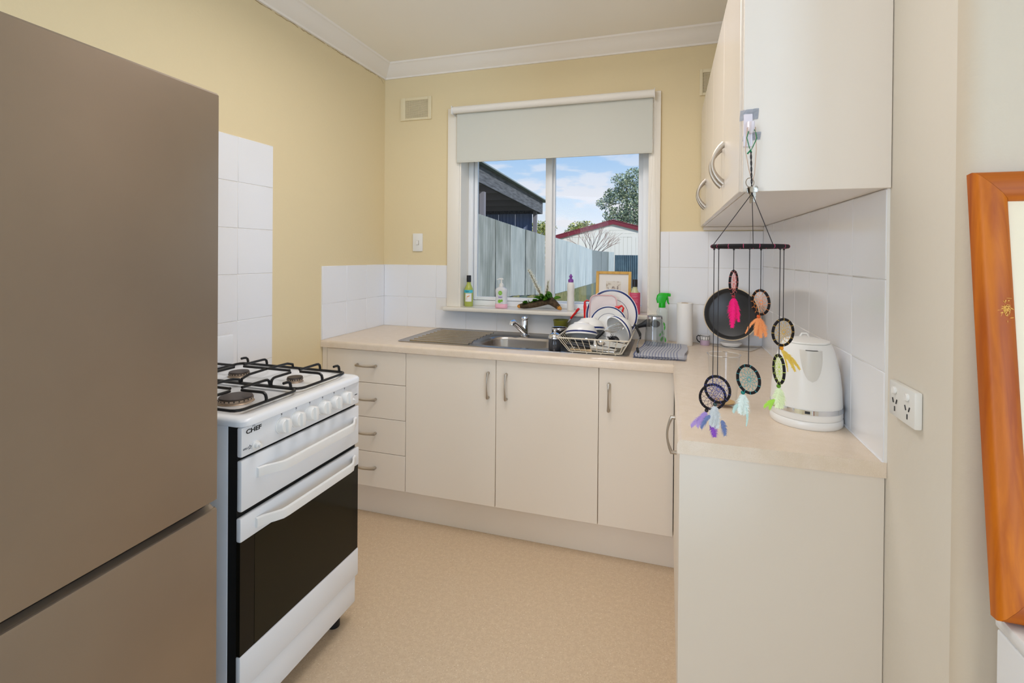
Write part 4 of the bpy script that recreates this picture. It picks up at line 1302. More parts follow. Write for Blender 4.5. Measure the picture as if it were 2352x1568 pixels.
# tea towel, glass, spray, paper roll
t = thing('tea_towel', 'folded white tea towel with thin blue stripes on the bench', 'tea towel', (1.70, -0.30, BZ))
def twl(z, amp, sd, sh):
    random.seed(sd)
    A = [Vector((1.586, -.512, 0)), Vector((1.806, -.512, 0)), Vector((1.826, -.165, 0)), Vector((1.625, -.120, 0))]
    ph = [random.uniform(0, 6) for _ in range(4)]
    def fn(u, v):
        p = A[0].lerp(A[1], u).lerp(A[3].lerp(A[2], u), v)
        e = min(1, min(u, 1-u)*9, min(v, 1-v)*9)
        zz = z+amp*(math.sin(5*u+7*v+ph[0])*.5+math.sin(11*u-4*v+ph[1])*.3)*e - (1-e)**2*.0035
        return (p.x+sh*(v-.5)+.004*math.sin(9*v+ph[2]), p.y+.004*math.sin(8*u+ph[3]), zz)
    return fn
for k in range(4):
    mb = MB(); n = 84
    mb.grid(twl(.9038+.0045*k, .0010+.0006*k, k+1, .004*(k-1)), n, 24, thick=.0028,
            mi=(lambda u, v: 1 if (int(u*n) % 5 == 1 and u < .90) or u < .035 else 0))
    part('fold', mb, ['towelw', 'towelb'], t, inv=t)
t = thing('glass_tumbler', 'clear ribbed glass tumbler upside down on the tea towel', 'glass', (1.672, -0.262, 0.9225))
mb = MB()
def flut(r, z, n=40, amp=.02):
    return [(r*(1+amp*math.cos(10*2*math.pi*k/n))*math.cos(2*math.pi*k/n), r*(1+amp*math.cos(10*2*math.pi*k/n))*math.sin(2*math.pi*k/n), z) for k in range(n)]
mb.loops([flut(.0445, .0, amp=0), flut(.0475, .0, amp=0), flut(.046, .03), flut(.042, .08), flut(.0385, .115), flut(.0375, .125, amp=0), flut(.0365, .138, amp=0), flut(.032, .142, amp=0), flut(.031, .139, amp=0), flut(.030, .128, amp=0), flut(.035, .118), flut(.0395, .08), flut(.0435, .03), flut(.0445, .0, amp=0)], cap0=False, cap1=False)
mb.lathe([(0, .1405), (.0312, .1405)], 40); mb.lathe([(0, .126), (.0305, .126)], 40)
part('glass_body', mb, 'thick', t)
mb = MB(); mb.lathe([(.0372, .1275), (.0384, .1275), (.0374, .138), (.0362, .138)], 40); part('thick_base', mb, 'silver', t)
t = thing('spray_bottle', 'clear spray bottle with bright green trigger head at the back of the bench', 'spray bottle', (1.704, -0.100, BZ))
M_sg = mat('spray_green', (8, 176, 12), .3); M_sc = mat('spray_clear', (226, 234, 226), .1, alpha=.45); M_lg = mat('leaf_green_print', (70, 176, 56), .35)
mb = MB(); mb.loops([oval(.026, .018, 0), oval(.0275, .0195, .004), oval(.0275, .0195, .10), oval(.0265, .019, .14), oval(.0285, .0195, .165), oval(.024, .018, .180), oval(.015, .014, .188)]); part('bottle', mb, M_sc, t)
mb = MB(); mb.lathe([(0, .1885), (.017, .1885), (.0175, .194), (.016, .212), (0, .212)], 20); mb.loops([rr(-.026, .016, -.011, .011, .006, .2115, 3), rr(-.030, .022, -.011, .011, .006, .232, 3), rr(-.026, .030, -.010, .010, .006, .250, 3), rr(-.016, .033, -.009, .009, .006, .261, 3), rr(-.008, .034, -.007, .007, .005, .2635, 3)])
mb.box((.024, -.007, .246), (.042, .007, .262), .003); part('trigger_head', mb, M_sg, t, label='bright green trigger head')
mb = MB(); mb.tube([(.022, 0, .246), (.026, 0, .232), (.028, 0, .216), (.034, 0, .206)], [.006, .005, .004, .003], 8, flat=.8); part('trigger', mb, M_sg, t)
mb = MB()
for (cx, cz, w_, h_, rt) in ((.010, .105, .010, .020, 20), (.013, .085, .008, .024, -10), (.006, .060, .012, .022, 30), (.002, .030, .014, .030, -30), (.014, .028, .012, .03, 15), (-.008, .050, .009, .02, -20)):
    ps = []
    for k in range(10):
        a_ = 2*math.pi*k/10; px_, pz_ = w_*.5*math.cos(a_), h_*.5*math.sin(a_)
        c_, s_ = math.cos(R(rt)), math.sin(R(rt)); ps.append((cx+px_*c_-pz_*s_, cz+px_*s_+pz_*c_))
    mb.prism(ps, 0, .0006, FT(0, -.0197, 0))
part('leaf_print', mb, M_lg, t)
mb = MB(); mb.tube([(0, 0, .186), (.002, 0, .1), (-.006, 0, .010)], .002, 6); part('dip_tube', mb, 'whiteplastic', t)
t = thing('paper_towel_roll', 'white paper towel roll standing at the back of the bench', 'paper towel', (1.815, -0.098, BZ))
mb = MB(); mb.lathe([(.018, 0), (.0385, 0), (.039, .002), (.039, .213), (.0385, .215), (.018, .215), (.018, .0)], 36); part('roll', mb, 'paper', t)
mb = MB(); mb.lathe([(.0172, .001), (.0178, .001), (.0178, .2153), (.0172, .2153), (.0172, .001)], 20); part('card_core', mb, M_pw, t)

# mini cup, pan, dish, paper
t = thing('espresso_cup', 'tiny lilac espresso cup with black patterned band by the frying pan', 'cup', (1.915, -0.058, BZ))
mb = MB(); mb.lathe([(0, 0), (.0215, 0), (.023, .002), (.023, .026), (.0232, .027), (.0240, .047), (.0245, .050), (.0230, .050), (.0215, .026), (.021, .004), (0, .004)], 28, mi=[0, 0, 0, 2, 1, 2, 2, 1, 0, 0]); cp_ = part('cup_body', mb, ['lilac', 'china', 'black'], t)
mb = MB()
for k in range(12):
    X = Matrix.Rotation(2*math.pi*k/12, 4, 'Z')
    mb.box((.0228, -.0048, .029), (.0240, .0048, .0305), Mx=X); mb.box((.0230, -.0048, .0425), (.0243, .0048, .044), Mx=X); mb.box((.0229, -.0009, .029), (.0242, .0009, .044), Mx=X)
part('band_pattern', mb, 'black', t)
mb = MB(); mb.tube([(-.022, 0, .044), (-.032, 0, .048), (-.039, -.001, .041), (-.039, -.001, .029), (-.032, 0, .018), (-.0235, 0, .013)], .0027, 8); part('handle', mb, 'black', t)
t = thing('paper_sheet', 'crumpled white sheet of kitchen paper under the dish in the corner', 'paper', (2.05, -0.10, BZ))
mb = MB()
def psh(u, v):
    A = [Vector((1.945, -.085, 0)), Vector((2.110, -.190, 0)), Vector((2.175, -.055, 0)), Vector((1.965, -.015, 0))]
    p = A[0].lerp(A[1], u).lerp(A[3].lerp(A[2], u), v)
    return (p.x, p.y, .9022+.0018*math.sin(14*u+3*v)*(1-.5*v)+.002*(1-v)*max(0, math.sin(9*u)))
mb.grid(psh, 24, 8, thick=.0006); part('sheet', mb, 'paper', t, inv=t)
t = thing('small_dish', 'small white oval dish supporting the bottom of the frying pan', 'dish', (2.035, -0.085, .9064))
mb = MB(); mb.lathe([(0, 0), (.036, 0), (.040, .003), (.052, .016), (.0535, .019), (.051, .019), (.038, .006), (0, .005)], 32, sy=.6); part('dish_body', mb, 'china', t)
t = thing('frying_pan', 'dark non-stick frying pan with cream outside propped against the corner tiles', 'pan', (2.035, -0.073, 1.066))
X = frame((0, 0, 0), (-.34, -.92, .17))
mb = MB(); mb.lathe([(0, -.045), (.098, -.045), (.106, -.040), (.124, .0), (.1325, .004), (.1330, .006), (.1300, .007), (.1285, .005)], 56, X); part('pan_body', mb, 'pancream', t)
mb = MB(); mb.lathe([(.1286, .0055), (.120, .002), (.1150, -.006), (.107, -.010), (0, -.0105)], 56, X); part('cooking_surface', mb, 'pan', t, label='dark grey non-stick inside')

# jug and kettle
t = thing('tall_glass', 'tall clear glass with beige dregs standing on the bench behind the dreamcatchers', 'glass', (1.896, -1.130, BZ))
mb = MB(); mb.lathe([(0, .0), (.034, 0), (.037, .003), (.0385, .02), (.0462, .150), (.0472, .1535), (.0480, .155), (.0472, .1562), (.0452, .155), (.0442, .150), (.0365, .02), (.034, .009), (0, .008)], 40); part('glass_body', mb, 'thin', t)
mb = MB(); mb.tube([(.0474*math.cos(2*math.pi*k/40), .0474*math.sin(2*math.pi*k/40), .1552) for k in range(40)], .0016, 8, closed=True); part('rim', mb, 'glass', t)
mb = MB(); mb.lathe([(0, .0085), (.030, .0085), (.033, .0115), (0, .0115)], 30); part('dregs', mb, 'residue', t, label='beige dregs in the bottom')
t = thing('kettle', 'white plastic electric kettle with silver band near its base', 'kettle', (2.0985, -1.215, BZ))
mb = MB(); mb.lathe([(0, 0), (.086, 0), (.0885, .003), (.0885, .018), (.086, .0215), (0, .0215)], 56); part('power_base', mb, 'kettle', t)
mb = MB()
pr = [(0, .0222), (.0865, .0222), (.0880, .026), (.0872, .046), (.0850, .100), (.0802, .142), (.0735, .175), (.0668, .199), (.0612, .214), (.0585, .2190), (0, .2190)]
mb.lathe(pr, 56); part('body', mb, 'kettle', t)
mb = MB(); mb.lathe([(.0878, .0400), (.0888, .0402), (.0882, .0520), (.0870, .0522)], 56); part('band', mb, 'chrome', t, label='silver band')
mb = MB(); mb.prism([(-.006, -.0035), (.006, -.0035), (.006, .0035), (-.006, .0035)], 0, .0004, frame((-.016, -.0868, .0465), (-.18, -1, .03))); part('badge', mb, 'print', t)
mb = MB(); mb.lathe([(0, .2193), (.0555, .2193), (.0570, .2215), (.0555, .2245), (.030, .2300), (0, .2310)], 48); ld = part('lid', mb, 'kettle', t)
mb = MB(); mb.tube([(-.010, .03, .2275), (-.004, .03, .2385), (.008, .03, .2385), (.014, .03, .2275)], .0026, 8); part('lid_knob', mb, 'kettle', ld)
# spout bulging towards the room, with its drip lip
ang0 = -93
def krad(z):
    P = [(.046, .0872), (.100, .0850), (.142, .0802), (.175, .0735), (.199, .0668), (.214, .0612)]
    for k in range(len(P)-1):
        if P[k][0] <= z <= P[k+1][0]:
            u = (z-P[k][0])/(P[k+1][0]-P[k][0]); return P[k][1]*(1-u)+P[k+1][1]*u
    return P[-1][1]
def spt(u, v):
    s_ = 2*u-1; z = .126+.080*v
    hw = .027*math.sqrt(max(.0004, 1-(1-v)**2))
    r_ = krad(z)+.0006+.013*v**1.3*(1-s_*s_)
    an = R(ang0)+s_*hw/krad(z)
    return (r_*math.cos(an), r_*math.sin(an), z)
mb = MB(); mb.grid(spt, 24, 16)
mb.grid(lambda u, v: tuple(Vector(spt(u, 1)).lerp(Vector((krad(.206)*math.cos(R(ang0)+(2*u-1)*.027/krad(.206))*.985, krad(.206)*math.sin(R(ang0)+(2*u-1)*.027/krad(.206))*.985, .2065)), v)), 24, 2)
part('spout', mb, 'kettlegrey', t, smooth=60)
mb = MB(); mb.grid(lambda u, v: tuple(Vector(spt(.25+.5*u, 1)).lerp(Vector((krad(.206)*math.cos(R(ang0)+(u-.5)*.027/krad(.206)), krad(.206)*math.sin(R(ang0)+(u-.5)*.027/krad(.206)), .2068)), .15+.6*v)+Vector((0, 0, .0006))), 12, 2)
part('spout_slot', mb, 'print', t)
mb = MB(); mb.tube([(.012, .056, .212), (.016, .085, .214), (.020, .108, .196), (.022, .118, .14), (.020, .105, .080), (.016, .080, .052)], [.012, .012, .012, .011, .011, .010], 12, flat=1.3); part('handle', mb, 'kettle', t)
# ================================================================== HOOK, KEYS AND DREAMCATCHER MOBILE
PY = -1.4856
t = thing('adhesive_hook', 'clear plastic wall hook held on with silver tape on the cupboard end panel', 'hook', (1.911, PY, 1.65))
def crumple(x0, x1, z0, z1, sd, nm):
    random.seed(sd); mb = MB()
    cs = [[random.uniform(0, .004) for _ in range(7)] for _ in range(5)]
    def fn(u, v):
        i, j = min(4, int(v*4+.5)), min(6, int(u*6+.5))
        return (x0+(x1-x0)*u+.002*(v-.5), PY-.0012-cs[i][j]*(1 if 0 < u < 1 else .3), z0+(z1-z0)*v+.003*u)
    mb.grid(fn, 6, 4, thick=.0004); part(nm, mb, 'tape', t, inv=t, smooth=0)
crumple(1.889, 1.929, 1.674, 1.699, 5, 'tape'); crumple(1.896, 1.934, 1.626, 1.644, 6, 'tape')
mb = MB(); mb.box((1.8965, PY-.0065, 1.612), (1.9165, PY-.0008, 1.690), .003); part('base_plate', mb, 'hook', t, inv=t)
mb = MB(); mb.tube([(1.909, PY-.006, 1.668), (1.909, PY-.012, 1.655), (1.910, PY-.018, 1.646), (1.910, PY-.028, 1.645), (1.911, PY-.034, 1.653), (1.911, PY-.035, 1.664)], [.006, .0065, .0065, .006, .006, .0055], 10, flat=1.25); part('hook_arm', mb, 'hook', t, inv=t)
HY = PY-.027
t = thing('key_bunch', 'small bunch of metal keys hanging on a pale rubber band from the hook', 'keys', (1.916, HY, 1.50))
mb = MB(); mb.tube([(1.902, HY, 1.652), (1.898, HY-.002, 1.60), (1.906, HY-.002, 1.555), (1.912, HY, 1.533), (1.914, HY, 1.528), (1.918, HY, 1.545), (1.921, HY-.002, 1.60), (1.919, HY, 1.652), (1.912, HY, 1.6535)], .0011, 6, closed=True); part('rubber_band', mb, 'rubber', t, inv=t)
mb = MB(); mb.tube([(1.9085+.0085*math.cos(2*math.pi*k/24), HY+.003*math.sin(2*math.pi*k/24), 1.5255+.011*math.sin(2*math.pi*k/24)) for k in range(24)], .0010, 6, closed=True); part('split_ring', mb, 'key', t, inv=t)
def key(c, rz, tilt, nm='key'):
    X = T(*c) @ Matrix.Rotation(rz, 4, 'Z') @ Matrix.Rotation(tilt, 4, 'Y') @ Matrix.Rotation(R(90), 4, 'X') @ Matrix.Diagonal((.8, .8, .8, 1))
    mb = MB()
    mb.prism([(-.011, -.004), (-.008, -.0085), (.008, -.0085), (.011, -.004), (.011, .006), (.008, .0095), (.003, .0095), (.003, .0055), (-.003, .0055), (-.003, .0095), (-.008, .0095), (-.011, .006)], -.0011, .0011, X, bev=.0003)
    mb.prism([(-.004, -.0085), (-.004, -.034), (-.001, -.037), (.002, -.034), (.0015, -.029), (.0035, -.026), (.002, -.022), (.004, -.018), (.004, -.0085)], -.0009, .0009, X)
    part(nm, mb, 'key', t, inv=t)
key((1.917, HY-.004, 1.5085), R(8), R(-3)); key((1.913, HY+.002, 1.5065), R(-30), R(4)); key((1.910, HY+.005, 1.508), R(25), R(-8))

HC = Vector((1.9075, -1.516, 1.3775)); HR = .0785
t = thing('dreamcatcher_mobile', 'mobile of seven small rainbow dreamcatchers hanging from a black hoop under the cupboard hook', 'mobile', tuple(HC))
mb = MB(); mb.tube([(HC.x+HR*math.cos(2*math.pi*k/48), HC.y+HR*math.sin(2*math.pi*k/48), HC.z) for k in range(48)], .0046, 8, closed=True); hp = part('hoop', mb, 'blackcord', t, inv=t)
M_pt = mat('pink_thread', (196, 74, 110), .8)
mb = MB()
for k in range(16):
    a_ = 2*math.pi*(k+.3)/16
    X = T(HC.x+HR*math.cos(a_), HC.y+HR*math.sin(a_), HC.z) @ Matrix.Rotation(a_, 4, 'Z') @ Matrix.Rotation(R(90+random.uniform(-10, 10)), 4, 'X')
    mb.lathe([(.0046, -.0006), (.0050, -.0004), (.0050, .0004), (.0046, .0006)], 10, X)
part('pink_thread', mb, M_pt, hp, inv=t)
top = Vector((1.913, HY-.003, 1.500))
for a_ in (162, 75, -62):
    q = Vector((HC.x+HR*math.cos(R(a_)), HC.y+HR*math.sin(R(a_)), HC.z+.004))
    mb = MB(); mb.tube([top, q], .0009, 6); part('suspension_cord', mb, 'string', t, inv=t)
mb = MB(); mb.tube([(1.911, HY+.002, 1.652), (1.905, HY, 1.645), (1.9005, HY-.004, 1.628), (1.906, HY-.003, 1.606), (1.9095, HY-.002, 1.598), (1.914, HY-.003, 1.608), (1.9215, HY-.003, 1.626), (1.919, HY, 1.643), (1.913, HY+.002, 1.6525)], .0011, 6, closed=True)
mb.tube([(1.902, HY-.003, 1.591), (1.907, HY-.004, 1.597), (1.9105, HY-.003, 1.594), (1.908, HY-.003, 1.600)], .0018, 6); part('green_loop', mb, 'greenloop', t, inv=t, label='green string loop on the hook')
mb = MB()
for ph in (0, math.pi):
    mb.tube([(1.9095+.0012*math.cos(k*.9+ph)+.003*k/24, HY-.003+.0012*math.sin(k*.9+ph), 1.597-(1.597-1.500)*k/24) for k in range(25)], .0011, 6)
part('twisted_cord', mb, 'string', t, inv=t)

VIEW = Vector((-.143, -.99, 0))
def plume(mb, p0, d, ln, w, n=46, droop=.25, side=None, fuzz=.3, curl=0.0):
    """one feather: a quill with many thin soft barbs to both sides"""
    p0, d = Vector(p0), Vector(d).normalized()
    sd = Vector(side) if side else d.cross(VIEW)
    if sd.length < .1:
        sd = Vector((1, 0, 0))
    sd.normalize()
    nn = d.cross(sd).normalized()
    cv = sd*curl
    Q = [p0+d*ln*u+Vector((0, 0, -1))*droop*ln*u*u+cv*ln*u*u for u in [k/8 for k in range(9)]]
    mb.tube(Q, [.0007*(1-.7*k/8) for k in range(9)], 4)
    for k in range(n):
        u = .02+.97*k/(n-1)
        i = min(7, int(u*8)); c = Q[i].lerp(Q[i+1], u*8-i)
        tg = (Q[i+1]-Q[i]).normalized()
        for s in (-1, 1):
            wl = w*math.sin(math.pi*min(1, .16+.76*u))**.6*random.uniform(1-fuzz, 1+fuzz*.6)
            m1 = c+sd*s*wl*.55+tg*wl*random.uniform(.25, .5)+nn*random.uniform(-.2, .2)*wl
            e = c+sd*s*wl*random.uniform(.65, 1.0)+tg*wl*random.uniform(.7, 1.4)+nn*random.uniform(-.35, .35)*wl
            h = ln/n*1.1
            mb.add([tuple(c-tg*h), tuple(c+tg*h), tuple(m1+tg*h*.8), tuple(m1-tg*h*.8), tuple(e)], [(0, 1, 2, 3), (3, 2, 4)])
def catcher(ang, zc, r, yaw, web_c, bead_c, plumes, tilt=0.0, attach_dx=0.0, lean=0.0):
    ax_, ay_ = HC.x+HR*math.cos(R(ang)), HC.y+HR*math.sin(R(ang))
    c = Vector((ax_, ay_, zc))
    n = Matrix.Rotation(R(yaw), 3, 'Z') @ VIEW
    X = frame(c, n) @ Matrix.Rotation(R(tilt), 4, 'Z')
    mb = MB(); mb.tube([(r*math.cos(2*math.pi*k/32), r*math.sin(2*math.pi*k/32), 0) for k in range(32)], .0031, 8, closed=True, Mx=X)
    ring = part('dreamcatcher', mb, 'blackcord', t, inv=t)
    tp = X @ Vector((r*math.sin(R(tilt)), r*math.cos(R(tilt)), 0))
    mb = MB(); mb.tube([(ax_, ay_, HC.z-.004), tp], .0009, 6); mb.ball(tuple(tp+Vector((0, 0, .001))), .0028, 8); mb.ball((ax_, ay_, HC.z-.006), .0024, 8); part('cord', mb, 'string', ring, inv=t)
    wm = mat('web_thread', web_c, .7)
    mb = MB()
    N = 12
    cx, cy = .08*r, .02*r
    cur = [(r*math.cos(2*math.pi*k/N), r*math.sin(2*math.pi*k/N)) for k in range(N)]
    for lv in range(4):
        f = (.74, .52, .32, .10)[lv]
        nx = []
        for k in range(N):
            a2 = 2*math.pi*(k+.5*(lv+1))/N
            nx.append((cx*(1-f)+r*f*math.cos(a2), cy*(1-f)+r*f*math.sin(a2)))
        for k in range(N):
            mb.tube([(cur[k][0], cur[k][1], 0), (nx[k][0], nx[k][1], 0)], .00042, 4, Mx=X); mb.tube([(nx[k][0], nx[k][1], 0), (cur[(k+1) % N][0], cur[(k+1) % N][1], 0)], .00042, 4, Mx=X)
        cur = nx
    for k in range(N):   # thread wraps over the ring
        a_ = 2*math.pi*k/N
        mb.lathe([(.0031, -.0005), (.0035, -.0003), (.0035, .0003), (.0031, .0005)], 8, X @ T(r*math.cos(a_), r*math.sin(a_), 0) @ Matrix.Rotation(a_, 4, 'Z') @ Matrix.Rotation(R(90), 4, 'X'))
    part('web', mb, wm, ring, inv=t)
    bt = X @ Vector((-r*math.sin(R(lean)), -r*math.cos(R(lean)), 0))
    bp = bt+Vector((0, 0, -.0065))
    mb = MB(); mb.ball(tuple(bp), .0046, 12); part('bead', mb, mat('bead', bead_c, .25), ring, inv=t)
    for (col, lst) in plumes:
        mb = MB()
        for q in lst:
            d, ln, w, cu = q[:4]
            plume(mb, bp+Vector((0, 0, -.004))+Vector(q[4] if len(q) > 4 else (0, 0, 0)), d, ln, w, curl=cu)
        part('feather', mb, mat('feather_down', col, .9, sheen=.5), ring, inv=t, kind=None, smooth=0)
random.seed(21)
catcher(107, 1.2905, .0280, 74, (238, 132, 124), (150, 16, 40), [((250, 8, 120), [((.03, .1, -1), .044, .013, 0), ((.12, .1, -1), .046, .012, .1), ((-.18, 0, -1), .044, .012, -.1), ((.45, 0, -.9), .047, .008, .2), ((-.05, -.1, -1), .058, .010, 0)])])
catcher(62, 1.2440, .0290, -52, (248, 152, 74), (226, 96, 40), [((255, 168, 104), [((0, .1, -1), .036, .009, 0), ((.25, 0, -1), .038, .009, .1), ((.6, 0, -.8), .038, .010, .2), ((-.3, 0, -1), .034, .008, -.1), ((-.95, 0, -.62), .040, .0045, -.2)])], lean=12)
catcher(14, 1.1810, .0300, 44, (222, 178, 66), (236, 152, 28), [((250, 216, 96), [((.75, .1, -.75), .047, .006, .1), ((.55, .1, -1), .042, .003, .15), ((.85, .1, -.6), .05, .006, .05)])], lean=8)
catcher(-47, 1.1110, .0298, -73, (206, 222, 96), (96, 140, 30), [((238, 244, 196), [((.05, 0, -1), .034, .012, 0), ((.25, 0, -1), .033, .012, .1), ((-.2, 0, -1), .034, .012, -.1), ((.4, 0, -1), .035, .010, .2)]), ((176, 224, 76), [((-.9, 0, -.45), .022, .006, -.1, (-.010, -.002, -.027)), ((-.7, 0, -.8), .020, .006, -.2, (-.008, -.002, -.025))])])
catcher(-97, 1.0890, .0290, -42, (42, 164, 172), (12, 122, 112), [((232, 240, 230), [((0, .1, -1), .036, .012, 0), ((.3, 0, -1), .034, .012, .1), ((-.3, 0, -1), .034, .012, -.1)]), ((196, 222, 212), [((-.7, 0, -.8), .018, .006, -.2, (-.010, 0, -.022)), ((.35, 0, -1), .032, .0035, .3, (.006, 0, -.028))])], tilt=-14, lean=14)
catcher(-150, 1.0520, .0292, -24, (72, 84, 158), (52, 70, 66), [((214, 216, 214), [((0, 0, -1), .034, .010, 0), ((-.2, 0, -1), .038, .011, -.1), ((.25, 0, -1), .040, .011, .1), ((-.45, 0, -.9), .036, .009, -.2)]), ((112, 128, 172), [((-.85, 0, -.7), .030, .008, -.2, (-.010, -.002, -.022)), ((.45, 0, -1), .028, .009, .15, (.014, -.002, -.030))])], tilt=-10)
catcher(156, 1.0150, .0300, 22, (92, 70, 98), (40, 30, 36), [((188, 158, 222), [((-.9, .1, -.45), .036, .009, -.1, (-.004, .002, -.012)), ((-.7, .1, -.7), .036, .009, -.2), ((-.35, .1, -1), .032, .008, 0)]), ((150, 82, 196), [((.25, .1, -1), .036, .011, 0, (.010, .002, -.016)), ((.4, .1, -1), .034, .010, .1, (.010, .002, -.016))])], tilt=-18, lean=10)

# ================================================================== APPLIANCE AND BIG FRAME AT THE RIGHT
t = thing('white_appliance', 'white box-shaped appliance at the right edge under the pine frame', 'appliance', (2.5, -2.12, 0))
mb = MB(); mb.box((2.2075, -2.42, .012), (2.80, -1.838, .798), .004); part('body', mb, 'enamel', t, inv=t)
mb = MB(); mb.box((2.206, -2.425, .8000), (2.802, -1.836, .8205), .004); part('lid', mb, 'enamel', t, inv=t)
mb = MB(); mb.box((2.2105, -2.415, .7975), (2.797, -1.842, .8005)); part('lid_gap', mb, 'grout', t, inv=t)
for x, y in ((2.25, -1.88), (2.75, -1.88), (2.25, -2.37), (2.75, -2.37)):
    mb = MB(); mb.lathe([(0, .0005), (.02, .0005), (.02, .0125), (0, .0125)], 12, T(x, y, 0)); part('foot', mb, 'blackplastic', t, inv=t)
t = thing('large_pine_frame', 'large orange pine frame leaning on the wall, scuffed left rail, right edge', 'frame', (2.42, -1.86, .8207))
th = math.atan2(.078, .668)
X = T(2.1945, -1.8500, .8225) @ Matrix.Rotation(-th, 4, 'X')
FW, FH, RW, TH = .46, .672, .0465, .024
def rail(ol, mt, Mx):
    """moulded rail: trapezoid outline in (x,z), rounded towards the front"""
    cx, cz = sum(p[0] for p in ol)/4, sum(p[1] for p in ol)/4
    mb = MB()
    L_ = []
    for y, s in ((0, 0), (-TH*.55, 0), (-TH*.85, .0022), (-TH, .006)):
        L_.append([(x+(s if x < cx else -s)*(1 if abs(x-cx) > .0 else 0), y, z+(s if z < cz else -s)) for x, z in ol])
    mb.loops(L_, Mx=Mx)
    return mb
def rail_v(x0, x1, flip):
    lps = []
    mb = MB()
    def ring(z, shift):
        w = x1-x0
        pr = [(0, 0), (0, -TH*.62), (.0025, -TH*.86), (.008, -TH*.98), (w*.45, -TH), (w*.75, -TH*.90), (w*.93, -TH*.66), (w, -TH*.40), (w, 0)]
        return [((x0+a if not flip else x1-a), b, z(a)) for a, b in pr]
    mb.loops([ring(lambda a: a, 0), ring(lambda a: FH-a, 0)], Mx=X)
    return mb
def rail_h(z0, up):
    mb = MB()
    w = RW
    pr = [(0, 0), (0, -TH*.62), (.0025, -TH*.86), (.008, -TH*.98), (w*.45, -TH), (w*.75, -TH*.90), (w*.93, -TH*.66), (w, -TH*.40), (w, 0)]
    mb.loops([[(a+.0004, b, (a if up else FH-a)) for a, b in pr], [(FW-a-.0004, b, (a if up else FH-a)) for a, b in pr]], Mx=X)
    return mb
fl_ = part('frame_rail', rail_v(0, RW, False), 'pine', t, inv=t)
part('frame_rail', rail_v(FW-RW, FW, True), 'pine', t, inv=t)
part('frame_rail', rail_h(0, True), 'pine_h', t, inv=t); part('frame_rail', rail_h(0, False), 'pine_h', t, inv=t)
mb = MB(); mb.box((RW-.003, -TH*.35, RW-.003), (FW-RW+.003, -TH*.15, FH-RW+.003), Mx=X); part('backing', mb, 'mat', t, inv=t)
random.seed(9)
mb = MB()
for k in range(34):
    cx, cz = RW*.62+random.gauss(0, .0042), FH*.675+random.gauss(0, .0085)
    a_ = random.uniform(0, math.pi)
    l_ = random.uniform(.0012, .0048)
    p = Vector((cx-l_*math.cos(a_), -TH*.965-.0004, cz-l_*math.sin(a_))); q = Vector((cx+l_*math.cos(a_), -TH*.965-.0004, cz+l_*math.sin(a_)))
    mb.tube([p, p.lerp(q, .5), q], [.0002, random.uniform(.0004, .0010), .0002], 4, Mx=X)
part('scuff', mb, mat('scuffed_wood', (236, 186, 96), .7), fl_, inv=t, label='pale scuffed patch')

# ================================================================== OUTSIDE
def zt_f(y):
    P = [(0, 2.13), (4.15, 1.97), (5, 1.932), (6.55, 1.870), (8.4, 1.812), (9.5, 1.800), (11, 1.755), (13, 1.690), (15.9, 1.56), (18.5, 1.535), (24, 1.538)]
    for k in range(len(P)-1):
        if P[k][0] <= y <= P[k+1][0]:
            u = (y-P[k][0])/(P[k+1][0]-P[k][0]); return P[k][1]*(1-u)+P[k+1][1]*u
    return P[-1][1]
def zb_f(y):
    P = [(0, .72), (5.9, .60), (9.7, .365), (17.2, .278), (24, .24)]
    for k in range(len(P)-1):
        if P[k][0] <= y <= P[k+1][0]:
            u = (y-P[k][0])/(P[k+1][0]-P[k][0]); return P[k][1]*(1-u)+P[k+1][1]*u
    return P[-1][1]
M_dirt = mat('yard_ground', (150, 142, 110), .95, noise=(2, (118, 124, 84), .4, .6))
mb = MB(); mb.grid(lambda u, v: (-30+60*u, .24+80*v, -.35), 4, 4); struct('ground', mb, M_dirt)
fence = thing('side_fence', 'long pale corrugated sheet fence running away along the left of the yard', 'fence', (-1, 12, -.35))
Mf = [mat('fence_paint', c, .6, noise=(3.5, c2, .4, .62), stretch=(1, 1, .35)) for c, c2 in (((194, 198, 194), (160, 166, 160)), ((206, 212, 210), (186, 194, 192)), ((222, 228, 226), (206, 214, 214)), ((166, 174, 172), (150, 158, 156)))]
# sheet joints measured along the fence (metres from the window wall)
jt = [2.2, 3.1, 4.15, 4.95, 5.75, 6.75, 7.55, 8.40, 9.45, 10.9, 12.6, 14.4, 15.9, 18.6, 21.3, 23.9]
ci = [0, 0, 0, 0, 1, 0, 1, 2, 2, 2, 2, 2, 3, 3, 2]
for k in range(len(jt)-1):
    y0, y1 = jt[k], jt[k+1]+.03
    mb = MB()
    n = max(10, int((y1-y0)/.022))
    ln = random.uniform(-.012, .012)
    def fn(u, v):
        y = y0+(y1-y0)*u
        return (-1.0+.008*math.cos(2*math.pi*(y-y0)/.105)+.007*(k % 2)+ln*(v-.5), y+(v*.0-.0), zb_f(y)+(zt_f(y)-zb_f(y))*v)
    mb.grid(fn, n, 1, thick=.002)
    part('fence_sheet', mb, Mf[ci[k]], fence, inv=fence)
for y in (2.6, 5.0, 7.55, 9.95, 12.3, 14.8, 17.2, 19.6, 22.0, 23.8):
    mb = MB(); mb.box((-1.10, y-.04, -.35), (-1.03, y+.04, zt_f(y)-.05)); part('post', mb, 'blackplastic', fence, inv=fence)
M_moss = [mat('mossy_board', c, .9, noise=(9, c2, .4, .6)) for c, c2 in (((132, 128, 84), (104, 104, 66)), ((116, 120, 84), (92, 98, 66)), ((92, 104, 92), (80, 92, 80)))]
y = 4.4; k = 0
random.seed(5)
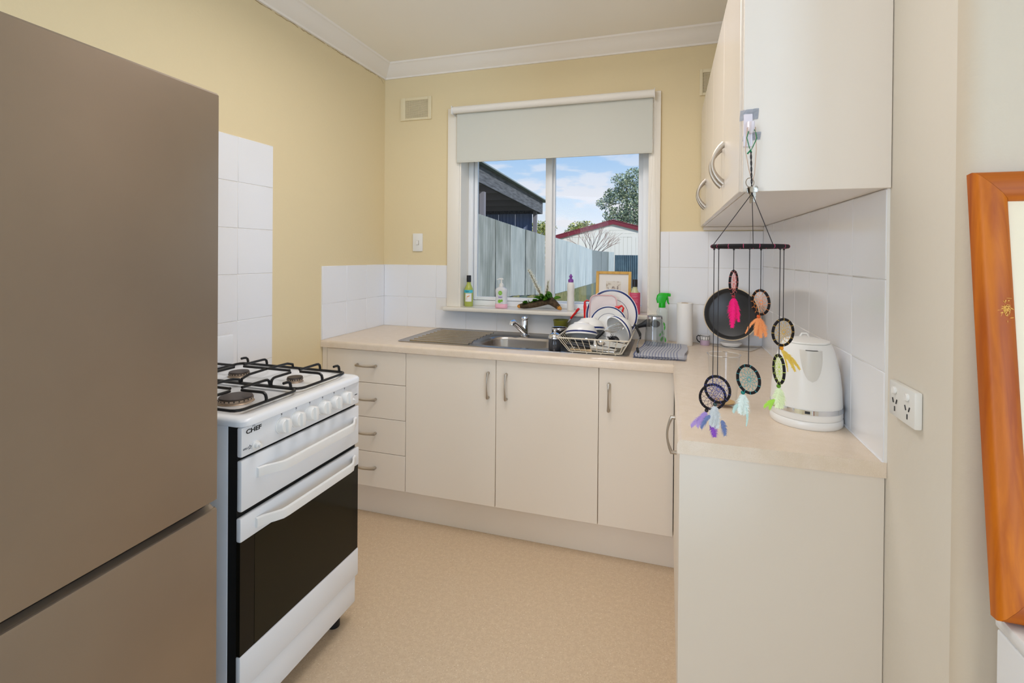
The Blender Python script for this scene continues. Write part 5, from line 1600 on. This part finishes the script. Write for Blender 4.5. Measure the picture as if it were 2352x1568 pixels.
while y < 23.5:
    w_ = random.uniform(.42, .75)
    mb = MB(); mb.box((-1.028, y, -.35), (-.99+random.uniform(-.004, .004), y+w_-.012, zb_f(y+w_*.5)-.01))
    part('base_board', mb, M_moss[random.choice((0, 0, 1, 2))], fence, inv=fence)
    y += w_; k += 1
M_bf = mat('blue_corrugated_steel', (112, 138, 152), .5, noise=(1.5, (92, 116, 130), .4, .6))
fb = thing('back_fence', 'blue-grey corrugated steel fence crossing the far end of the yard', 'fence', (1, 24, -.35))
for k in range(6):
    x0 = -.965+.8*k
    mb = MB()
    mb.grid(lambda u, v: (x0+.797*u, 24.0+.016*math.cos(2*math.pi*u*.797/.10), -.35+(1.385+.35)*v), 64, 1, thick=.002)
    part('fence_sheet', mb, M_bf, fb, inv=fb)
# neighbour's carport
cp = thing('carport', 'dark weathered timber carport of the neighbour, rising behind the side fence', 'carport', (-3, 6, -.35))
M_tb = mat('weathered_timber', (104, 106, 110), .85, noise=(5, (70, 72, 76), .35, .65), stretch=(6, .7, 6))
M_dk = mat('dark_carport_timber', (122, 120, 126), .9); M_rf = mat('roof_sheet', (120, 130, 128), .5); M_bp = mat('blue_dark_sheet', (140, 152, 178), .7)
mb = MB()
y0, y1 = 1.5, 9.78
zb0, zb1, zt0, zt1 = 2.760, 2.424, 2.990, 2.700
mb.add([(-1.40, y0, zb0), (-1.40, y1, zb1), (-1.40, y1, zt1+.06), (-1.40, y0, zt0+.06), (-1.45, y0, zb0), (-1.45, y1, zb1), (-1.45, y1, zt1+.06), (-1.45, y0, zt0+.06)],
       [(0, 1, 2, 3), (5, 4, 7, 6), (0, 4, 5, 1), (3, 2, 6, 7), (1, 5, 6, 2), (0, 3, 7, 4)])
part('fascia_board', mb, M_tb, cp, inv=cp)
mb = MB()
mb.add([(-1.30, y0, zt0+.06), (-1.30, y1+.30, zt1+.05), (-6.5, y1+.30, zt1+.05), (-6.5, y0, zt0+.06), (-1.30, y0, zt0+.085), (-1.30, y1+.30, zt1+.075), (-6.5, y1+.30, zt1+.075), (-6.5, y0, zt0+.085)],
       [(0, 1, 2, 3), (4, 7, 6, 5), (0, 4, 5, 1), (1, 5, 6, 2), (2, 6, 7, 3), (3, 7, 4, 0)])
part('roof', mb, M_rf, cp, inv=cp)
mb = MB(); mb.box((-6.4, y1-.05, zb1), (-1.45, y1, zt1+.04)); part('fascia_board', mb, M_tb, cp, inv=cp)
for k in range(9):
    yy = 2.1+.9*k
    u = (yy-y0)/(y1-y0); zz = zb0*(1-u)+zb1*u
    mb = MB(); mb.box((-6.4, yy-.025, zz+.04), (-1.45, yy+.025, zz+.21)); part('rafter', mb, M_dk, cp, inv=cp)
mb = MB(); mb.box((-6.5, 1.4, -.35), (-6.42, 9.8, 2.6)); part('side_wall', mb, M_dk, cp, inv=cp)
for k in range(10):
    x1 = -1.62-.46*k
    mb = MB(); mb.grid(lambda u, v: (x1-.456*u, 9.55+.012*math.cos(2*math.pi*u*.456/.09), -.35+(2.42+.35)*v), 24, 1, thick=.002); part('wall_sheet', mb, M_bp if k < 4 else M_dk, cp, inv=cp)
for yy in (2.0, 5.7, 9.45):
    mb = MB(); mb.box((-1.56, yy-.05, -.35), (-1.47, yy+.05, 2.5)); part('post', mb, M_dk, cp, inv=cp)
# shed
sh = thing('garden_shed', 'cream clad shed with a dark red gable edge at the end of the yard', 'shed', (-1.29, 29, -.35))
M_sw = mat('cream_cladding', (236, 230, 216), .6); M_mr = mat('dark_red_barge', (128, 44, 56), .5); M_sr = mat('shed_roof_sheet', (150, 70, 74), .5)
rx, rz, ez, hw = -1.287, 3.40, 2.46, 3.55
sl = (rz-ez)/hw
for k in range(30):
    x0 = rx-hw+.2+.2317*k
    x1 = x0+.2317
    mb = MB(); mb.box((x0+.006, 26.03, -.35), (x1-.006, 26.06, 2.405)); part('cladding_strip', mb, M_sw, sh, inv=sh)
mb = MB(); mb.box((rx-hw+.2, 26.045, -.35), (rx+hw-.2, 32, 2.40)); part('shed_body', mb, M_sw, sh, inv=sh)
z = 2.41
for k in range(4):
    z1 = min(z+.2, rz-.1)
    xa, xb = (rz-.12-z)/sl, max(.05, (rz-.12-z1)/sl)
    mb = MB(); mb.prism([(rx-xa, z+.008), (rx+xa, z+.008), (rx+xb, z1), (rx-xb, z1)], 0, .04, Matrix(((1, 0, 0, 0), (0, 0, 1, 26.02), (0, 1, 0, 0), (0, 0, 0, 1)))); part('weatherboard', mb, M_sw, sh, inv=sh)
    z = z1
for s in (-1, 1):
    mb = MB(); q = [(rx, rz), (rx+s*hw, ez), (rx+s*hw, ez-.24), (rx, rz-.24)]
    mb.prism(q if s > 0 else q[::-1], 25.93, 25.99, Matrix(((1, 0, 0, 0), (0, 0, 1, 0), (0, 1, 0, 0), (0, 0, 0, 1)))); part('barge_board', mb, M_mr, sh, inv=sh)
    mb = MB(); q = [(rx, rz+.03), (rx+s*(hw+.1), ez), (rx+s*(hw+.1), ez-.03), (rx, rz)]
    mb.prism(q, 25.9, 32.2, Matrix(((1, 0, 0, 0), (0, 0, 1, 0), (0, 1, 0, 0), (0, 0, 0, 1)))); part('roof', mb, M_sr, sh, inv=sh)
# trees
def crown(parent, blobs, n, size, mts, seed):
    random.seed(seed)
    mb = MB()
    tot = sum(b_[3]*b_[4]*b_[5] for b_ in blobs)
    for (cx, cy, cz, rx_, ry_, rz__) in blobs:
        for k in range(int(n*rx_*ry_*rz__/tot)):
            while True:
                p = Vector((random.uniform(-1, 1), random.uniform(-1, 1), random.uniform(-1, 1)))
                if .25 < p.length < 1:
                    break
            c = Vector((cx+p.x*rx_, cy+p.y*ry_, cz+p.z*rz__))
            e = Vector((random.gauss(0, 1), random.gauss(0, 1), random.gauss(0, 1))).normalized(); f = e.cross(Vector((random.gauss(0, 1), random.gauss(0, 1), random.gauss(0, 1)))).normalized()
            s1, s2 = size*random.uniform(.6, 1.3), size*random.uniform(.3, .6)
            mb.add([tuple(c-e*s1), tuple(c+f*s2), tuple(c+e*s1), tuple(c-f*s2)], [(0, 1, 2, 3)], mi=random.randrange(len(mts)))
    return part('foliage', mb, mts, parent, kind='stuff', smooth=0)
gl = [mat('gum_leaf', c, .6) for c in ((150, 164, 132), (126, 146, 118), (184, 190, 150), (112, 134, 122))]
yl = [mat('bush_leaf', c, .6) for c in ((164, 168, 84), (132, 146, 76), (190, 184, 104), (108, 126, 80))]
tr = thing('gum_tree', 'tall grey-green gum tree standing behind the shed roof', 'tree', (-1.2, 38, -.35))
crown(tr, [(-2.4, 38, 6.2, 1.0, 1.1, .7), (-1.5, 38, 6.7, .9, 1.1, .8), (-2.3, 38, 4.6, 1.1, 1.2, .7), (-1.0, 38, 5.1, 1.1, 1.2, 1.2), (-1.9, 37.5, 7.4, .8, .9, .55), (-.9, 38, 7.7, .8, .9, .8), (-3.2, 38, 5.6, .8, .9, .5), (.2, 38.5, 4.6, 1.2, 1.4, 1.2), (-.3, 38, 6.3, .9, 1.0, .9), (-3.0, 38, 3.6, .7, .8, .7), (-1.5, 38, 3.6, 1.2, 1, .8)], 9000, .105, gl, 2)
mb = MB(); mb.tube([(-1.1, 38, -.35), (-1.2, 38, 2.5), (-1.4, 38, 4.5), (-1.5, 38, 6.5), (-1.4, 38, 7.6)], [.22, .18, .13, .08, .03], 8); mb.tube([(-1.3, 38, 3.6), (-2.2, 38, 4.6), (-3.0, 38, 5.6)], [.1, .07, .02], 6); mb.tube([(-1.4, 38, 4.4), (-.6, 38, 5.6), (-.4, 38, 6.6)], [.1, .06, .02], 6); part('trunk', mb, 'bark_grey' if 'bark_grey' in M else mat('gum_bark', (150, 146, 138), .9), tr, inv=tr)
for o_ in tr.children:
    if o_.name.startswith('foliage'):
        o_.data.transform(tr.matrix_basis.inverted())
for i, (x, y, zt_, w_, lb) in enumerate(((-7.2, 33, 4.35, 1.4, 'yellow-green bush over the fence beside the carport post'), (-5.2, 36.5, 4.2, 1.3, 'dark green bush over the fence right of the window bar'), (-4.3, 33.2, 4.35, 1.25, 'lime green bush above the left slope of the shed roof'))):
    bu = thing('garden_bush', lb, 'bush', (x, y, -.35))
    f_ = crown(bu, [(0, 0, zt_*.55, w_*.8, .9, zt_*.38), (-.3, 0, zt_*.8, w_*.6, .8, .8), (.4, 0, zt_*.85, w_*.5, .7, .6)], 2600, .10, yl if i != 1 else [yl[1], yl[3], yl[0]], 30+i)
    mb = MB(); mb.tube([(0, 0, 0), (.05, 0, 1.2), (0, 0, 2.4)], [.08, .06, .03], 6); part('stem', mb, M_bk, bu)
sb = thing('bare_shrub', 'leafless branching shrub with reddish twigs in front of the shed wall', 'shrub', (-1.75, 20, -.35))
M_tw = mat('bare_twig', (150, 112, 96), .9); M_tw2 = mat('grey_branch', (112, 96, 84), .9)
random.seed(8)
def grow(mb, mb2, p, d, ln, r, dep):
    q = p+d*ln
    mid = p.lerp(q, .5)+Vector((random.uniform(-.04, .04), random.uniform(-.04, .04), .02))*ln
    (mb if dep > 2 else mb2).tube([p, mid, q], [r, r*.85, r*.7], 5)
    if dep == 0:
        return
    for k in range(random.choice((2, 2, 3))):
        e = (d+Vector((random.gauss(0, .42), random.gauss(0, .3), random.gauss(.12, .22)))).normalized()
        grow(mb, mb2, q if k else mid.lerp(q, .6), e, ln*random.uniform(.62, .85), r*.62, dep-1)
ma, mb_ = MB(), MB()
for d in ((-.45, 0, 1), (.15, 0, 1), (.75, 0, .7), (-.1, .2, 1), (.45, -.1, .9), (-.85, 0, .8), (1.0, 0, .55)):
    grow(ma, mb_, Vector((.1, 0, 1.6)), Vector(d).normalized(), .55, .022, 4)
ma.tube([(0, 0, 0), (.02, 0, .9), (0, 0, 1.62)], [.06, .05, .045], 7)
part('branches', ma, M_tw2, sb); part('twigs', mb_, M_tw, sb, kind='stuff')
